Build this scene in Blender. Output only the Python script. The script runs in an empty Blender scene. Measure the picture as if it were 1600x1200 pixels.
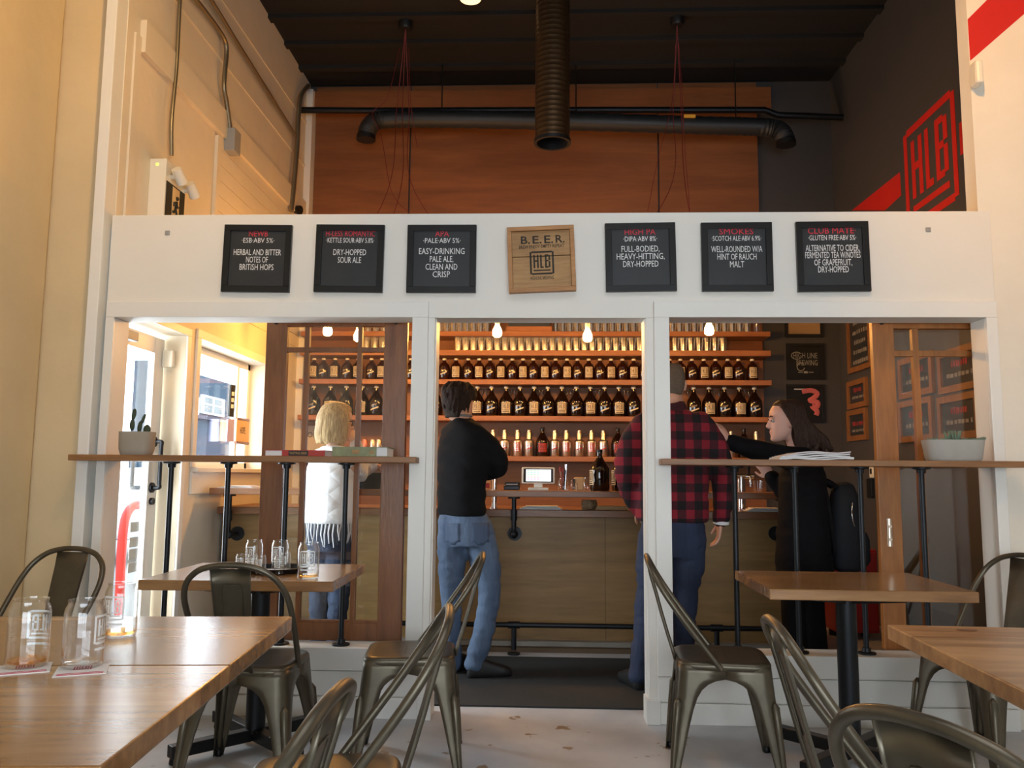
import bpy, bmesh, math, random
from mathutils import Vector, Matrix, noise
random.seed(7)
D = bpy.data
SC = bpy.context.scene
COL = SC.collection
R = math.radians
# ------------------------------------------------------------------ camera
CAM_H, FOC = 1.18, 1294.0
def cam_axes(yaw, pitch, roll):
    cy, sy, cp, sp = math.cos(yaw), math.sin(yaw), math.cos(pitch), math.sin(pitch)
    f = Vector((-sy*cp, cy*cp, sp)); r = Vector((cy, sy, 0)); u = r.cross(f)
    cr, sr = math.cos(roll), math.sin(roll)
    return cr*r + sr*u, -sr*r + cr*u, f
AR_, AU_, AF_ = cam_axes(R(2.38), R(6.4), R(.475))
CO = Vector((0, 0, CAM_H))
cd = D.cameras.new('camera'); cam = D.objects.new('camera', cd); COL.objects.link(cam)
m = Matrix.Identity(4)
for i in range(3):
    m[i][0], m[i][1], m[i][2], m[i][3] = AR_[i], AU_[i], -AF_[i], CO[i]
cam.matrix_world = m
cd.sensor_width = 36; cd.lens = 36*FOC/1600; cd.clip_start = .05; cd.clip_end = 200
SC.camera = cam
# ------------------------------------------------------------------ world, exposure, large lights
SC.view_settings.view_transform = 'Standard'
try: SC.view_settings.look = 'None'
except Exception: pass
SC.view_settings.gamma = 1; SC.view_settings.use_curve_mapping = False
SC.view_settings.exposure = .27
SC.cycles.use_denoising = True
SC.cycles.max_bounces = 7; SC.cycles.transparent_max_bounces = 24
SC.cycles.caustics_reflective = False; SC.cycles.caustics_refractive = False
SC.cycles.sample_clamp_indirect = 4
w = D.worlds.new('sky'); SC.world = w; w.use_nodes = True
bg = w.node_tree.nodes['Background']; bg.inputs[0].default_value = (.82, .91, 1, 1); bg.inputs[1].default_value = 5.2
def area(name, loc, rot, sx, sy, power, col, spread=180):
    l = D.lights.new(name, 'AREA'); l.shape = 'RECTANGLE'; l.size = sx; l.size_y = sy; l.energy = power; l.color = col; l.spread = R(spread)
    o = D.objects.new(name, l); o.location = loc; o.rotation_euler = rot; COL.objects.link(o); return o
def point(name, loc, power, col, r=.03):
    l = D.lights.new(name, 'POINT'); l.energy = power; l.color = col; l.shadow_soft_size = r
    o = D.objects.new(name, l); o.location = loc; COL.objects.link(o); return o
def spot(name, loc, target, power, col, ang, blend=.6, r=.05):
    l = D.lights.new(name, 'SPOT'); l.energy = power; l.color = col; l.spot_size = R(ang); l.spot_blend = blend; l.shadow_soft_size = r
    o = D.objects.new(name, l); o.location = loc; COL.objects.link(o)
    o.rotation_euler = (Vector(target)-Vector(loc)).to_track_quat('-Z', 'Y').to_euler(); return o
# daylight through the street windows behind the camera, the glazed door and the side window
area('daylight_street_window', (.5, -2.9, 1.4), (R(90), 0, 0), 4.6, 1.7, 30, (.80, .90, 1), 140)
area('daylight_door', (-2.75, 4.75, 1.1), (0, R(-90), 0), 1.9, .75, 62, (.85, .93, 1))
area('daylight_side_window', (-2.75, 6.05, 1.65), (0, R(-90), 0), .8, 1.2, 24, (.85, .93, 1))
area('overhead_fill', (.3, 1.3, 4.6), (0, 0, 0), 3.2, 2.2, 42, (.97, .97, 1))  # unseen overhead panel added to brighten the floor and table tops
# warm track spots high over the dining side
WARM = (1, .66, .3)
spot('track_spot_side_wall', (-.9, 2.6, 4.3), (-2.5, 4.3, 2.9), 120, (1, .54, .12), 85, 1)
spot('track_spot_pillar', (1.2, 2.2, 4.3), (2.9, 4.2, 2.9), 190, (1, .46, .08), 75, 1)
# ------------------------------------------------------------------ pixel -> place on a plane of the room (true distance given)
def ray(x, y): return AF_*FOC + AR_*(x-800) + AU_*(600-y)
def on(x, y, ax, v):
    d = ray(x, y); return CO + d*((v-CO[ax])/d[ax])
def P(x, y, Y): return on(x, y, 1, Y)
def PX(x, y, X): return on(x, y, 0, X)
def PZ(x, y, z=0.): return on(x, y, 2, z)
# ------------------------------------------------------------------ materials
def lin(c):
    return tuple(((v/255)/12.92 if v/255 <= .04045 else ((v/255+.055)/1.055)**2.4) for v in c)
def mk(name, col, rough=.5, metal=0., var=.0, scale=8., bump=0., bscale=40., stretch=(1, 1, 1), spec=.5, emit=None, estr=0., coat=0., col2=None):
    m = D.materials.new(name); m.use_nodes = True; nt = m.node_tree; b = nt.nodes['Principled BSDF']
    c = lin(col); b.inputs['Base Color'].default_value = (*c, 1); b.inputs['Roughness'].default_value = rough; b.inputs['Metallic'].default_value = metal
    b.inputs['Specular IOR Level'].default_value = spec; b.inputs['Coat Weight'].default_value = coat
    if emit: b.inputs['Emission Color'].default_value = (*lin(emit), 1); b.inputs['Emission Strength'].default_value = estr
    if var or bump or col2:
        tc = nt.nodes.new('ShaderNodeTexCoord'); mp = nt.nodes.new('ShaderNodeMapping'); mp.inputs['Scale'].default_value = stretch
        nt.links.new(tc.outputs['Object'], mp.inputs[0])
        if var or col2:
            n = nt.nodes.new('ShaderNodeTexNoise'); n.inputs['Scale'].default_value = scale; n.inputs['Detail'].default_value = 6; n.inputs['Roughness'].default_value = .6
            nt.links.new(mp.outputs[0], n.inputs[0])
            rp = nt.nodes.new('ShaderNodeValToRGB'); rp.color_ramp.elements[0].position = .3; rp.color_ramp.elements[1].position = .7
            d2 = lin(col2) if col2 else tuple(min(1, v*(1+var)) for v in c); d1 = c if col2 else tuple(v*(1-var) for v in c)
            rp.color_ramp.elements[0].color = (*d1, 1); rp.color_ramp.elements[1].color = (*d2, 1)
            nt.links.new(n.outputs[0], rp.inputs[0]); nt.links.new(rp.outputs[0], b.inputs['Base Color'])
        if bump:
            n2 = nt.nodes.new('ShaderNodeTexNoise'); n2.inputs['Scale'].default_value = bscale; n2.inputs['Detail'].default_value = 4
            nt.links.new(mp.outputs[0], n2.inputs[0]); bp = nt.nodes.new('ShaderNodeBump'); bp.inputs['Strength'].default_value = bump; bp.inputs['Distance'].default_value = .02
            nt.links.new(n2.outputs[0], bp.inputs['Height']); nt.links.new(bp.outputs[0], b.inputs['Normal'])
    return m
def wood(name, c1, c2, axis='X', rough=.4, scale=3., fine=.35, coat=0., board=0.):
    """grain running along one object axis; board > 0 adds board to board tone steps across the grain"""
    m = D.materials.new(name); m.use_nodes = True; nt = m.node_tree; N = nt.nodes; L = nt.links; b = N['Principled BSDF']
    b.inputs['Roughness'].default_value = rough; b.inputs['Coat Weight'].default_value = coat; b.inputs['Coat Roughness'].default_value = .2
    tc = N.new('ShaderNodeTexCoord'); mp = N.new('ShaderNodeMapping')
    s = {'X': (.12, 1, 1), 'Y': (1, .12, 1), 'Z': (1, 1, .12)}[axis]; mp.inputs['Scale'].default_value = s
    L.new(tc.outputs['Object'], mp.inputs[0])
    n1 = N.new('ShaderNodeTexNoise'); n1.inputs['Scale'].default_value = scale*4; n1.inputs['Detail'].default_value = 8; n1.inputs['Distortion'].default_value = 1.2
    n2 = N.new('ShaderNodeTexNoise'); n2.inputs['Scale'].default_value = scale*30; n2.inputs['Detail'].default_value = 3
    L.new(mp.outputs[0], n1.inputs[0]); L.new(mp.outputs[0], n2.inputs[0])
    mx = N.new('ShaderNodeMix'); mx.data_type = 'FLOAT'; mx.inputs[0].default_value = fine; L.new(n1.outputs[0], mx.inputs[2]); L.new(n2.outputs[0], mx.inputs[3])
    rp = N.new('ShaderNodeValToRGB'); rp.color_ramp.elements[0].position = .32; rp.color_ramp.elements[1].position = .66
    rp.color_ramp.elements[0].color = (*lin(c1), 1); rp.color_ramp.elements[1].color = (*lin(c2), 1)
    L.new(mx.outputs[0], rp.inputs[0]); out = rp.outputs[0]
    if board:
        sp = N.new('ShaderNodeSeparateXYZ'); L.new(tc.outputs['Object'], sp.inputs[0])
        a = 'Y' if axis == 'X' else 'X'
        mu = N.new('ShaderNodeMath'); mu.operation = 'MULTIPLY'; mu.inputs[1].default_value = 1/board; L.new(sp.outputs[a], mu.inputs[0])
        fl = N.new('ShaderNodeMath'); fl.operation = 'FLOOR'; L.new(mu.outputs[0], fl.inputs[0])
        wn = N.new('ShaderNodeTexWhiteNoise'); wn.noise_dimensions = '1D'; L.new(fl.outputs[0], wn.inputs['W'])
        mr = N.new('ShaderNodeMapRange'); mr.inputs['To Min'].default_value = .78; mr.inputs['To Max'].default_value = 1.15; L.new(wn.outputs['Value'], mr.inputs[0])
        hs = N.new('ShaderNodeHueSaturation'); L.new(out, hs.inputs['Color']); L.new(mr.outputs[0], hs.inputs['Value']); out = hs.outputs[0]
    L.new(out, b.inputs['Base Color'])
    bp = N.new('ShaderNodeBump'); bp.inputs['Strength'].default_value = .08; bp.inputs['Distance'].default_value = .01
    L.new(n2.outputs[0], bp.inputs['Height']); L.new(bp.outputs[0], b.inputs['Normal'])
    return m
def glass(name, tint=(1, 1, 1), refl=.04, edge=.6, rough=.02, power=3.0):
    """thin clear glass: see-through, mirror-like towards grazing angles"""
    m = D.materials.new(name); m.use_nodes = True; nt = m.node_tree; N = nt.nodes; L = nt.links
    for n in list(N):
        if n.type != 'OUTPUT_MATERIAL': N.remove(n)
    out = N['Material Output']
    tr = N.new('ShaderNodeBsdfTransparent'); tr.inputs[0].default_value = (*tint, 1)
    gl = N.new('ShaderNodeBsdfGlossy'); gl.inputs['Roughness'].default_value = rough; gl.inputs[0].default_value = (1, 1, 1, 1)
    lw = N.new('ShaderNodeLayerWeight'); lw.inputs[0].default_value = .5
    pw = N.new('ShaderNodeMath'); pw.operation = 'POWER'; pw.inputs[1].default_value = power; L.new(lw.outputs['Facing'], pw.inputs[0])
    mr = N.new('ShaderNodeMapRange'); mr.inputs['To Min'].default_value = refl; mr.inputs['To Max'].default_value = edge; L.new(pw.outputs[0], mr.inputs[0])
    mx = N.new('ShaderNodeMixShader'); L.new(mr.outputs[0], mx.inputs[0]); L.new(tr.outputs[0], mx.inputs[1]); L.new(gl.outputs[0], mx.inputs[2])
    L.new(mx.outputs[0], out.inputs[0]); return m
M = {}
M['wall'] = mk('painted_wall', (226, 220, 206), .6, var=.05, scale=2.2, bump=.12, bscale=9)
M['block'] = mk('painted_block', (210, 190, 152), .65, var=.07, scale=1.7, bump=.35, bscale=6)
M['white'] = mk('white_paint', (229, 228, 222), .45, var=.02, scale=3)
M['innerblock'] = mk('inner_painted_block', (222, 210, 188), .65, var=.06, scale=1.7, bump=.3, bscale=6)
M['whitepanel'] = mk('white_panel', (226, 223, 215), .5, var=.02, scale=2)
M['dark_wall'] = mk('dark_grey_paint', (66, 64, 64), .6, var=.08, scale=2)
M['ceil'] = mk('black_ceiling', (21, 19, 18), .8, var=.2, scale=3, stretch=(.2, 4, 1))
M['black'] = mk('black_metal', (22, 23, 25), .45, .3)
M['pipe'] = mk('black_pipe', (30, 33, 37), .4, .5)
M['blackframe'] = mk('black_frame', (20, 21, 23), .3)
M['slate'] = mk('chalkboard', (44, 47, 50), .32, var=.12, scale=5)
M['chalk'] = mk('chalk_white', (226, 228, 228), .9)
M['chalkred'] = mk('chalk_red', (205, 60, 72), .9)
M['red'] = mk('red_paint', (196, 36, 30), .5, var=.05, scale=4)
M['steel'] = mk('bronzed_steel', (98, 91, 77), .37, .7, var=.25, scale=7)
M['floor'] = None
M['table'] = wood('table_wood', (132, 86, 44), (196, 146, 92), 'X', .25, 1.3, .3, coat=.5, board=.13)
M['shelf'] = wood('shelf_wood', (134, 80, 42), (166, 106, 60), 'X', .45, 3)
M['ply'] = wood('plywood', (112, 66, 34), (140, 87, 47), 'X', .5, 1.2, .25)
M['barply'] = wood('bar_plywood', (120, 92, 50), (156, 122, 72), 'X', .5, 1.5, .3)
M['counter'] = wood('counter_wood', (112, 72, 42), (140, 94, 58), 'X', .4, 3)
M['ledge'] = wood('ledge_wood', (122, 82, 48), (152, 108, 66), 'X', .45, 3)
M['fir'] = wood('fir_wood', (142, 88, 40), (174, 112, 56), 'Z', .4, 3)
M['fir_dark'] = wood('dark_fir', (108, 66, 38), (136, 88, 52), 'Z', .35, 3)
M['oak'] = wood('pale_board', (138, 102, 60), (182, 142, 92), 'X', .6, 2.5, .4)
M['oakframe'] = wood('pale_frame', (152, 104, 58), (186, 136, 84), 'X', .5, 3)
M['glass'] = glass('window_glass', (.97, .98, .98), .05, .55)
M['doorglass'] = glass('door_glass', (.97, .98, .98), .045, .5)
M['pint'] = glass('pint_glass', (.995, 1, 1), .04, .85, .03, 2.2)
M['shelfpint'] = glass('shelf_pint_glass', (.95, .95, .93), .16, 1., .12, 1.3)
M['print'] = mk('white_print', (236, 238, 236), .6)
M['amber'] = mk('amber_glass', (26, 13, 7), .07, spec=.7)
M['amberred'] = mk('brown_glass', (44, 18, 8), .08, spec=.7)
M['cap'] = mk('cream_cap', (236, 222, 196), .4)
M['label'] = mk('cream_label', (216, 196, 156), .6)
M['labeldark'] = mk('label_ink', (48, 24, 12), .6)
M['labelred'] = mk('red_label', (196, 54, 40), .5)
M['silver'] = mk('brushed_steel', (214, 200, 184), .28, .95)
M['chrome'] = mk('chrome', (220, 220, 222), .12, 1)
M['concrete_pot'] = mk('concrete', (172, 170, 162), .8, var=.06, scale=12)
M['pot_grey'] = mk('grey_pot', (158, 150, 136), .8, var=.05, scale=10)
M['paper'] = mk('paper', (222, 222, 222), .8)
M['skin'] = mk('skin', (206, 158, 132), .5, var=.04, scale=20)
M['shoe'] = mk('black_shoe', (20, 20, 21), .5)
M['rubber'] = mk('dark_mat', (42, 44, 44), .85, var=.15, scale=30, bump=.3, bscale=200)
M['grey_plastic'] = mk('grey_plastic', (150, 150, 148), .5)
M['whiteplastic'] = mk('white_plastic', (226, 222, 208), .4)
M['duct'] = mk('dark_duct', (88, 66, 44), .36, .75, var=.18, scale=2, stretch=(6, 6, .6))
M['hose'] = mk('black_hose', (30, 34, 38), .5)
M['cord'] = mk('red_cord', (104, 22, 26), .6)
# ------------------------------------------------------------------ geometry helpers
class MB:
    def __init__(s): s.v = []; s.f = []; s.mi = []; s.cur = 0
    def add(s, vs, fs):
        k = len(s.v); s.v += [tuple(v) for v in vs]
        for f in fs: s.f.append(tuple(i+k for i in f)); s.mi.append(s.cur)
        return s
    def box(s, a, b, M4=None):
        x0, y0, z0 = [min(a[i], b[i]) for i in range(3)]; x1, y1, z1 = [max(a[i], b[i]) for i in range(3)]
        vs = [(x0,y0,z0),(x1,y0,z0),(x1,y1,z0),(x0,y1,z0),(x0,y0,z1),(x1,y0,z1),(x1,y1,z1),(x0,y1,z1)]
        if M4: vs = [M4 @ Vector(v) for v in vs]
        return s.add(vs, [(0,3,2,1),(4,5,6,7),(0,1,5,4),(1,2,6,5),(2,3,7,6),(3,0,4,7)])
    def prism(s, poly, d):
        """closed 3-D polygon pushed along the vector d"""
        n = len(poly); d = Vector(d); vs = [Vector(p) for p in poly]; vs += [v+d for v in vs]
        fs = [tuple(range(n))[::-1], tuple(range(n, 2*n))] + [(i, (i+1) % n, n+(i+1) % n, n+i) for i in range(n)]
        return s.add(vs, fs)
    def lathe(s, prof, n=20, c=(0, 0, 0), cap=True):
        vs = []; fs = []
        for (r, z) in prof:
            for i in range(n):
                a = 2*math.pi*i/n; vs.append((c[0]+r*math.cos(a), c[1]+r*math.sin(a), c[2]+z))
        for j in range(len(prof)-1):
            for i in range(n):
                fs.append((j*n+i, j*n+(i+1) % n, (j+1)*n+(i+1) % n, (j+1)*n+i))
        if cap: fs.append(tuple(range(n))[::-1]); fs.append(tuple(range((len(prof)-1)*n, len(prof)*n)))
        return s.add(vs, fs)
    def tube(s, pts, r, n=8, cap=True, flat=None):
        """pts polyline, r number or list; flat=(vector, factor) squashes the section along a vector"""
        pts = [Vector(p) for p in pts]; k = len(pts); rs = r if isinstance(r, (list, tuple)) else [r]*k
        vs = []; fs = []; up = None
        for i, p in enumerate(pts):
            t = (pts[min(i+1, k-1)]-pts[max(i-1, 0)]).normalized()
            if up is None:
                up = Vector((0, 0, 1)) if abs(t.z) < .9 else Vector((1, 0, 0))
            a = (up - t*up.dot(t))
            if a.length < 1e-4: a = t.orthogonal()
            a.normalize(); b = t.cross(a); up = a
            for j in range(n):
                q = 2*math.pi*j/n; o = a*math.cos(q)*rs[i] + b*math.sin(q)*rs[i]
                if flat: f = Vector(flat[0]).normalized(); o = o - f*o.dot(f)*(1-flat[1])
                vs.append(p+o)
        for i in range(k-1):
            for j in range(n): fs.append((i*n+j, i*n+(j+1) % n, (i+1)*n+(j+1) % n, (i+1)*n+j))
        if cap: fs.append(tuple(range(n))[::-1]); fs.append(tuple(range((k-1)*n, k*n)))
        return s.add(vs, fs)
    def rings(s, rr, n=20, cap=True):
        """rr: (centre, half-axis a, half-axis b[, power])"""
        vs = []; fs = []; k = len(rr)
        for q in rr:
            c, a, b = Vector(q[0]), Vector(q[1]), Vector(q[2]); pw = q[3] if len(q) > 3 else 2
            for j in range(n):
                t = 2*math.pi*j/n; cx, sx = math.cos(t), math.sin(t)
                cx = math.copysign(abs(cx)**(2/pw), cx); sx = math.copysign(abs(sx)**(2/pw), sx)
                vs.append(c + a*cx + b*sx)
        for i in range(k-1):
            for j in range(n): fs.append((i*n+j, i*n+(j+1) % n, (i+1)*n+(j+1) % n, (i+1)*n+j))
        if cap: fs.append(tuple(range(n))[::-1]); fs.append(tuple(range((k-1)*n, k*n)))
        return s.add(vs, fs)
    def ball(s, c, r, n=12, m=8, rot=None):
        c = Vector(c); r = (r, r, r) if not isinstance(r, (tuple, list)) else r; vs = []; fs = []
        for i in range(1, m):
            t = math.pi*i/m
            for j in range(n):
                p = Vector((r[0]*math.sin(t)*math.cos(2*math.pi*j/n), r[1]*math.sin(t)*math.sin(2*math.pi*j/n), r[2]*math.cos(t)))
                vs.append(c + (rot @ p if rot else p))
        a, b = Vector((0, 0, r[2])), Vector((0, 0, -r[2]))
        vs += [c+(rot @ a if rot else a), c+(rot @ b if rot else b)]; T = len(vs)-2
        for i in range(m-2):
            for j in range(n): fs.append((i*n+j, (i+1)*n+j, (i+1)*n+(j+1) % n, i*n+(j+1) % n))
        for j in range(n): fs.append((T, j, (j+1) % n)); fs.append((T+1, (m-2)*n+(j+1) % n, (m-2)*n+j))
        return s.add(vs, fs)
    def mesh(s, name, mats, smooth=None):
        me = D.meshes.new(name); me.from_pydata(s.v, [], s.f); me.validate()
        for mt in (mats if isinstance(mats, (list, tuple)) else [mats]): me.materials.append(mt)
        if any(s.mi) and len(me.polygons) == len(s.mi): me.polygons.foreach_set('material_index', s.mi)
        bm = bmesh.new(); bm.from_mesh(me); bmesh.ops.recalc_face_normals(bm, faces=bm.faces[:]); bm.to_mesh(me); bm.free()
        if smooth is not None:
            me.shade_smooth()
            if smooth < 180: me.set_sharp_from_angle(angle=R(smooth))
        return me
    def obj(s, name, mats, parent=None, smooth=None, bevel=0):
        return link(name, s.mesh(name, mats, smooth), parent, bevel)
def link(name, me, parent=None, bevel=0):
    o = D.objects.new(name, me); COL.objects.link(o)
    if parent: o.parent = parent
    if bevel:
        b = o.modifiers.new('bevel', 'BEVEL'); b.width = bevel; b.segments = 2; b.limit_method = 'ANGLE'; b.angle_limit = R(40)
    return o
def thing(name, label, cat, loc=(0, 0, 0), rz=0, group=None):
    o = D.objects.new(name, None); COL.objects.link(o); o.location = loc; o.rotation_euler = (0, 0, rz); o.empty_display_size = .05
    return tag(o, label, cat, group)
def tag(o, label, cat, group=None, kind=None):
    o['label'] = label; o['category'] = cat
    if group: o['group'] = group
    if kind: o['kind'] = kind
    return o
def struct(o): o['kind'] = 'structure'; return o
def kids(o): return CH.get(o.name, [])
CH = {}
def dup(root, loc, rz, label, group=None, cat=None, rot=None):
    r = root.copy(); COL.objects.link(r); r.location = loc; r.rotation_euler = rot or (0, 0, rz); r['label'] = label
    if group: r['group'] = group
    for ch in [o for o in root.children]:
        c = ch.copy(); COL.objects.link(c); c.parent = r
        for g in ch.children:
            d = g.copy(); COL.objects.link(d); d.parent = c
    return r
def bake(o):
    """replace the modifiers of o by the mesh they give"""
    dg = bpy.context.evaluated_depsgraph_get(); dg.update()
    me = D.meshes.new_from_object(o.evaluated_get(dg)); o.modifiers.clear(); o.data = me; return o
def remesh(o, vox, smooth=3, fac=.5):
    r = o.modifiers.new('remesh', 'REMESH'); r.mode = 'VOXEL'; r.voxel_size = vox; r.use_smooth_shade = True
    if smooth: k = o.modifiers.new('smooth', 'SMOOTH'); k.iterations = smooth; k.factor = fac
    return bake(o)
_txt = {}
def text2d(sr, bold=0.):
    key = (sr, bold)
    if key not in _txt:
        c = D.curves.new('t', 'FONT'); c.body = sr; c.size = 1; c.align_x = 'CENTER'; c.resolution_u = 2; c.offset = bold; o = D.objects.new('t', c); COL.objects.link(o)
        bpy.context.view_layer.update(); dg = bpy.context.evaluated_depsgraph_get(); me = D.meshes.new_from_object(o.evaluated_get(dg))
        _txt[key] = ([(v.co.x, v.co.y) for v in me.vertices], [tuple(p.vertices) for p in me.polygons])
        D.objects.remove(o); D.meshes.remove(me); D.curves.remove(c)
    return _txt[key]
def put_text(mb, sr, org, ux, uz, h, w=None, bold=0.):
    """cap height h along uz, centred on org; w: total width"""
    v, f = text2d(sr, bold); ys = [p[1] for p in v]; xs = [p[0] for p in v]
    if not v: return
    sy = h/.69; sx = (w/(max(xs)-min(xs))) if w else sy; mid = (max(xs)+min(xs))/2
    org, ux, uz = Vector(org), Vector(ux), Vector(uz)
    mb.add([org + ux*((x-mid)*sx) + uz*(y*sy) for x, y in v], f)
def logo_rects(t=.075):
    """the square brewery mark in the unit square: frame, three tall letters, bar under them"""
    r = [(t, 0, 1-t, t), (t, 1-t, 1-t, 1), (0, .03, t, .97), (1-t, .03, 1, .97)]
    r += [(.15, .15, .85, .21)]
    y0, y1 = .28, .85
    r += [(.15, y0, .22, y1), (.30, y0, .37, y1), (.22, .55, .30, .62)]
    r += [(.43, y0, .50, y1), (.50, y0, .57, .345)]
    r += [(.63, y0, .70, y1), (.70, y0, .78, .345), (.70, .785, .78, y1), (.70, .55, .78, .615), (.78, .31, .85, .56), (.78, .605, .85, .82)]
    return r
def put_logo(mb, org, ux, uz, s, sy=None):
    """lower left corner org"""
    org, ux, uz = Vector(org), Vector(ux), Vector(uz); sy = sy or s
    for a, b, c, d in logo_rects():
        mb.add([org+ux*(a*s)+uz*(b*sy), org+ux*(c*s)+uz*(b*sy), org+ux*(c*s)+uz*(d*sy), org+ux*(a*s)+uz*(d*sy)], [(0, 1, 2, 3)])
def wrap_rect(mb, x0, z0, x1, z1, rad, ang0=-math.pi/2, step=.006):
    """a rectangle (arc length x, height z) laid on a cylinder about Z, facing -Y at ang0"""
    n = max(1, int(abs(x1-x0)/step)); vs = []
    for i in range(n+1):
        a = ang0 + (x0+(x1-x0)*i/n)/rad
        vs += [(rad*math.cos(a), rad*math.sin(a), z0), (rad*math.cos(a), rad*math.sin(a), z1)]
    mb.add(vs, [(2*i, 2*i+2, 2*i+3, 2*i+1) for i in range(n)])
def wrap_logo(mb, cx, z0, s, rad, ang0=-math.pi/2, sy=None):
    sy = sy or s
    for a, b, c, d in logo_rects(): wrap_rect(mb, cx-s/2+a*s, z0+b*sy, cx-s/2+c*s, z0+d*sy, rad, ang0, s/8)
def ordw(n):
    o = 'first second third fourth fifth sixth seventh eighth ninth tenth eleventh twelfth thirteenth fourteenth fifteenth sixteenth seventeenth eighteenth nineteenth twentieth'.split()
    if n < 20: return o[n]
    return 'twenty-'+o[n-20] if n < 29 else 'thirtieth'
def spline(pts, n=6):
    pts = [Vector(p) for p in pts]; out = []; k = len(pts)
    for i in range(k-1):
        p0, p1, p2, p3 = pts[max(i-1, 0)], pts[i], pts[i+1], pts[min(i+2, k-1)]
        for j in range(n):
            t = j/n; out.append(.5*((2*p1)+(p2-p0)*t+(2*p0-5*p1+4*p2-p3)*t*t+(3*p1-p0-3*p2+p3)*t**3))
    return out+[pts[-1]]
# ------------------------------------------------------------------ the setting
YF, YBK = 4.19, 4.33            # faces of the white half wall across the room
XL, XN, XR, YB, ZC, XE = -2.33, -2.65, 2.72, 7.7, 5.0, 3.6
def floor_material():
    m = D.materials.new('concrete_floor'); m.use_nodes = True; nt = m.node_tree; N = nt.nodes; L = nt.links; b = N['Principled BSDF']
    tc = N.new('ShaderNodeTexCoord')
    def noise_(sc, det=6, rough=.6):
        n = N.new('ShaderNodeTexNoise'); n.inputs['Scale'].default_value = sc; n.inputs['Detail'].default_value = det; n.inputs['Roughness'].default_value = rough; L.new(tc.outputs['Object'], n.inputs[0]); return n
    a = noise_(1.6); rp = N.new('ShaderNodeValToRGB'); rp.color_ramp.elements[0].position = .33; rp.color_ramp.elements[1].position = .68
    rp.color_ramp.elements[0].color = (*lin((174, 176, 180)), 1); rp.color_ramp.elements[1].color = (*lin((210, 210, 211)), 1); L.new(a.outputs[0], rp.inputs[0])
    c = noise_(5.3, 3, .5); r2 = N.new('ShaderNodeValToRGB'); r2.color_ramp.elements[0].position = .655; r2.color_ramp.elements[1].position = .675
    r2.color_ramp.elements[0].color = (0, 0, 0, 1); r2.color_ramp.elements[1].color = (1, 1, 1, 1); L.new(c.outputs[0], r2.inputs[0])
    mx = N.new('ShaderNodeMix'); mx.data_type = 'RGBA'; L.new(r2.outputs[0], mx.inputs[0]); L.new(rp.outputs[0], mx.inputs[6]); mx.inputs[7].default_value = (*lin((140, 118, 96)), 1)
    L.new(mx.outputs[2], b.inputs['Base Color']); b.inputs['Roughness'].default_value = .42
    d = noise_(40, 4); bp = N.new('ShaderNodeBump'); bp.inputs['Strength'].default_value = .06; L.new(d.outputs[0], bp.inputs['Height']); L.new(bp.outputs[0], b.inputs['Normal'])
    return m
M['floor'] = floor_material()
struct(MB().box((XN-.3, -3.2, -.12), (XE+.2, YB+.3, 0)).obj('floor', M['floor']))
mb = MB().box((XN-.3, -3.2, ZC), (XE+.2, YB+.3, ZC+.1))
for i in range(24): mb.box((XN, -2.6+i*.43, ZC-.035), (XE, -2.52+i*.43, ZC+.01))
struct(mb.obj('ceiling', M['ceil']))
# side wall beyond the half wall: door and window holes
DY0, DY1, DZ = 4.40, 5.204, 2.07
WY0, WY1, WZ0, WZ1 = 5.41, 6.74, 1.225, 2.085
mb = MB(); xo = XL-.22; Y4 = 4.26
mb.box((xo, Y4, WZ1), (XL, YB, ZC)); mb.box((xo, DY0, DZ), (XL, DY1, WZ1)); mb.box((xo, Y4, 0), (XL, DY0, WZ1))
mb.box((xo, DY1, 0), (XL, WY0, WZ1)); mb.box((xo, WY0, 0), (XL, WY1, WZ0)); mb.box((xo, WY1, 0), (XL, YB, WZ1))
mb.box((XL, 4.4, 3.575), (XL+.035, YB-.1, 3.77))                     # long raised band
mb.box((XL, 4.335, 2.2), (XL+.012, 4.40, 3.66))
for k in range(11): mb.box((XL, 5.56, 2.36+k*.112), (XL+.014, YB-.12, 2.36+k*.112+.106))
mb.box((XL, 5.50, 2.3), (XL+.024, 5.55, 3.55))
for z in (4.12, 4.55): mb.box((XL, 4.3, z), (XL+.008, YB, z+.03))
struct(mb.obj('wall_left', M['innerblock']))
mb = MB().box((XN-.2, -3.1, 0), (XN, 4.2, ZC)); mb.box((XN-.2, 4.205, 0), (-2.405, 4.25, ZC))
struct(mb.obj('wall_left_near', M['block'], bevel=.02))
mb = MB().box((-2.395, 4.15, 0), (-2.335, 4.3, ZC)).box((-2.335, 4.23, 0), (-2.305, 4.32, 2.5))
struct(mb.obj('trim_1', M['white'], bevel=.004))
# back wall of plywood panels, dark strip of wall at its end
sx1, sx2 = P(640, 300, YB).x, P(1030, 300, YB).x
xw = P(1190, 400, YB).x
mb = MB()
xs = [-2.27, sx1, sx2, xw]
for i in range(3): mb.box((xs[i]+.004, YB, 0), (xs[i+1]-.012, YB+.04, 4.98))
struct(mb.obj('wall_back_panels', M['ply']))
zt1, zt0 = P(800, 140, YB-.06).z, P(800, 171, YB-.06).z
struct(MB().box((-2.27, YB-.06, zt0), (P(1205, 160, YB-.06).x, YB, zt1)).obj('trim_2', M['ply']))
struct(MB().box((-2.6, YB+.03, 0), (XE+.1, YB+.2, ZC)).obj('wall_back', M['dark_wall']))
struct(MB().box((-2.40, YB-.12, 0), (-2.27, YB+.03, P(480, 148, YB).z)).obj('trim_3', M['white']))
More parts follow.
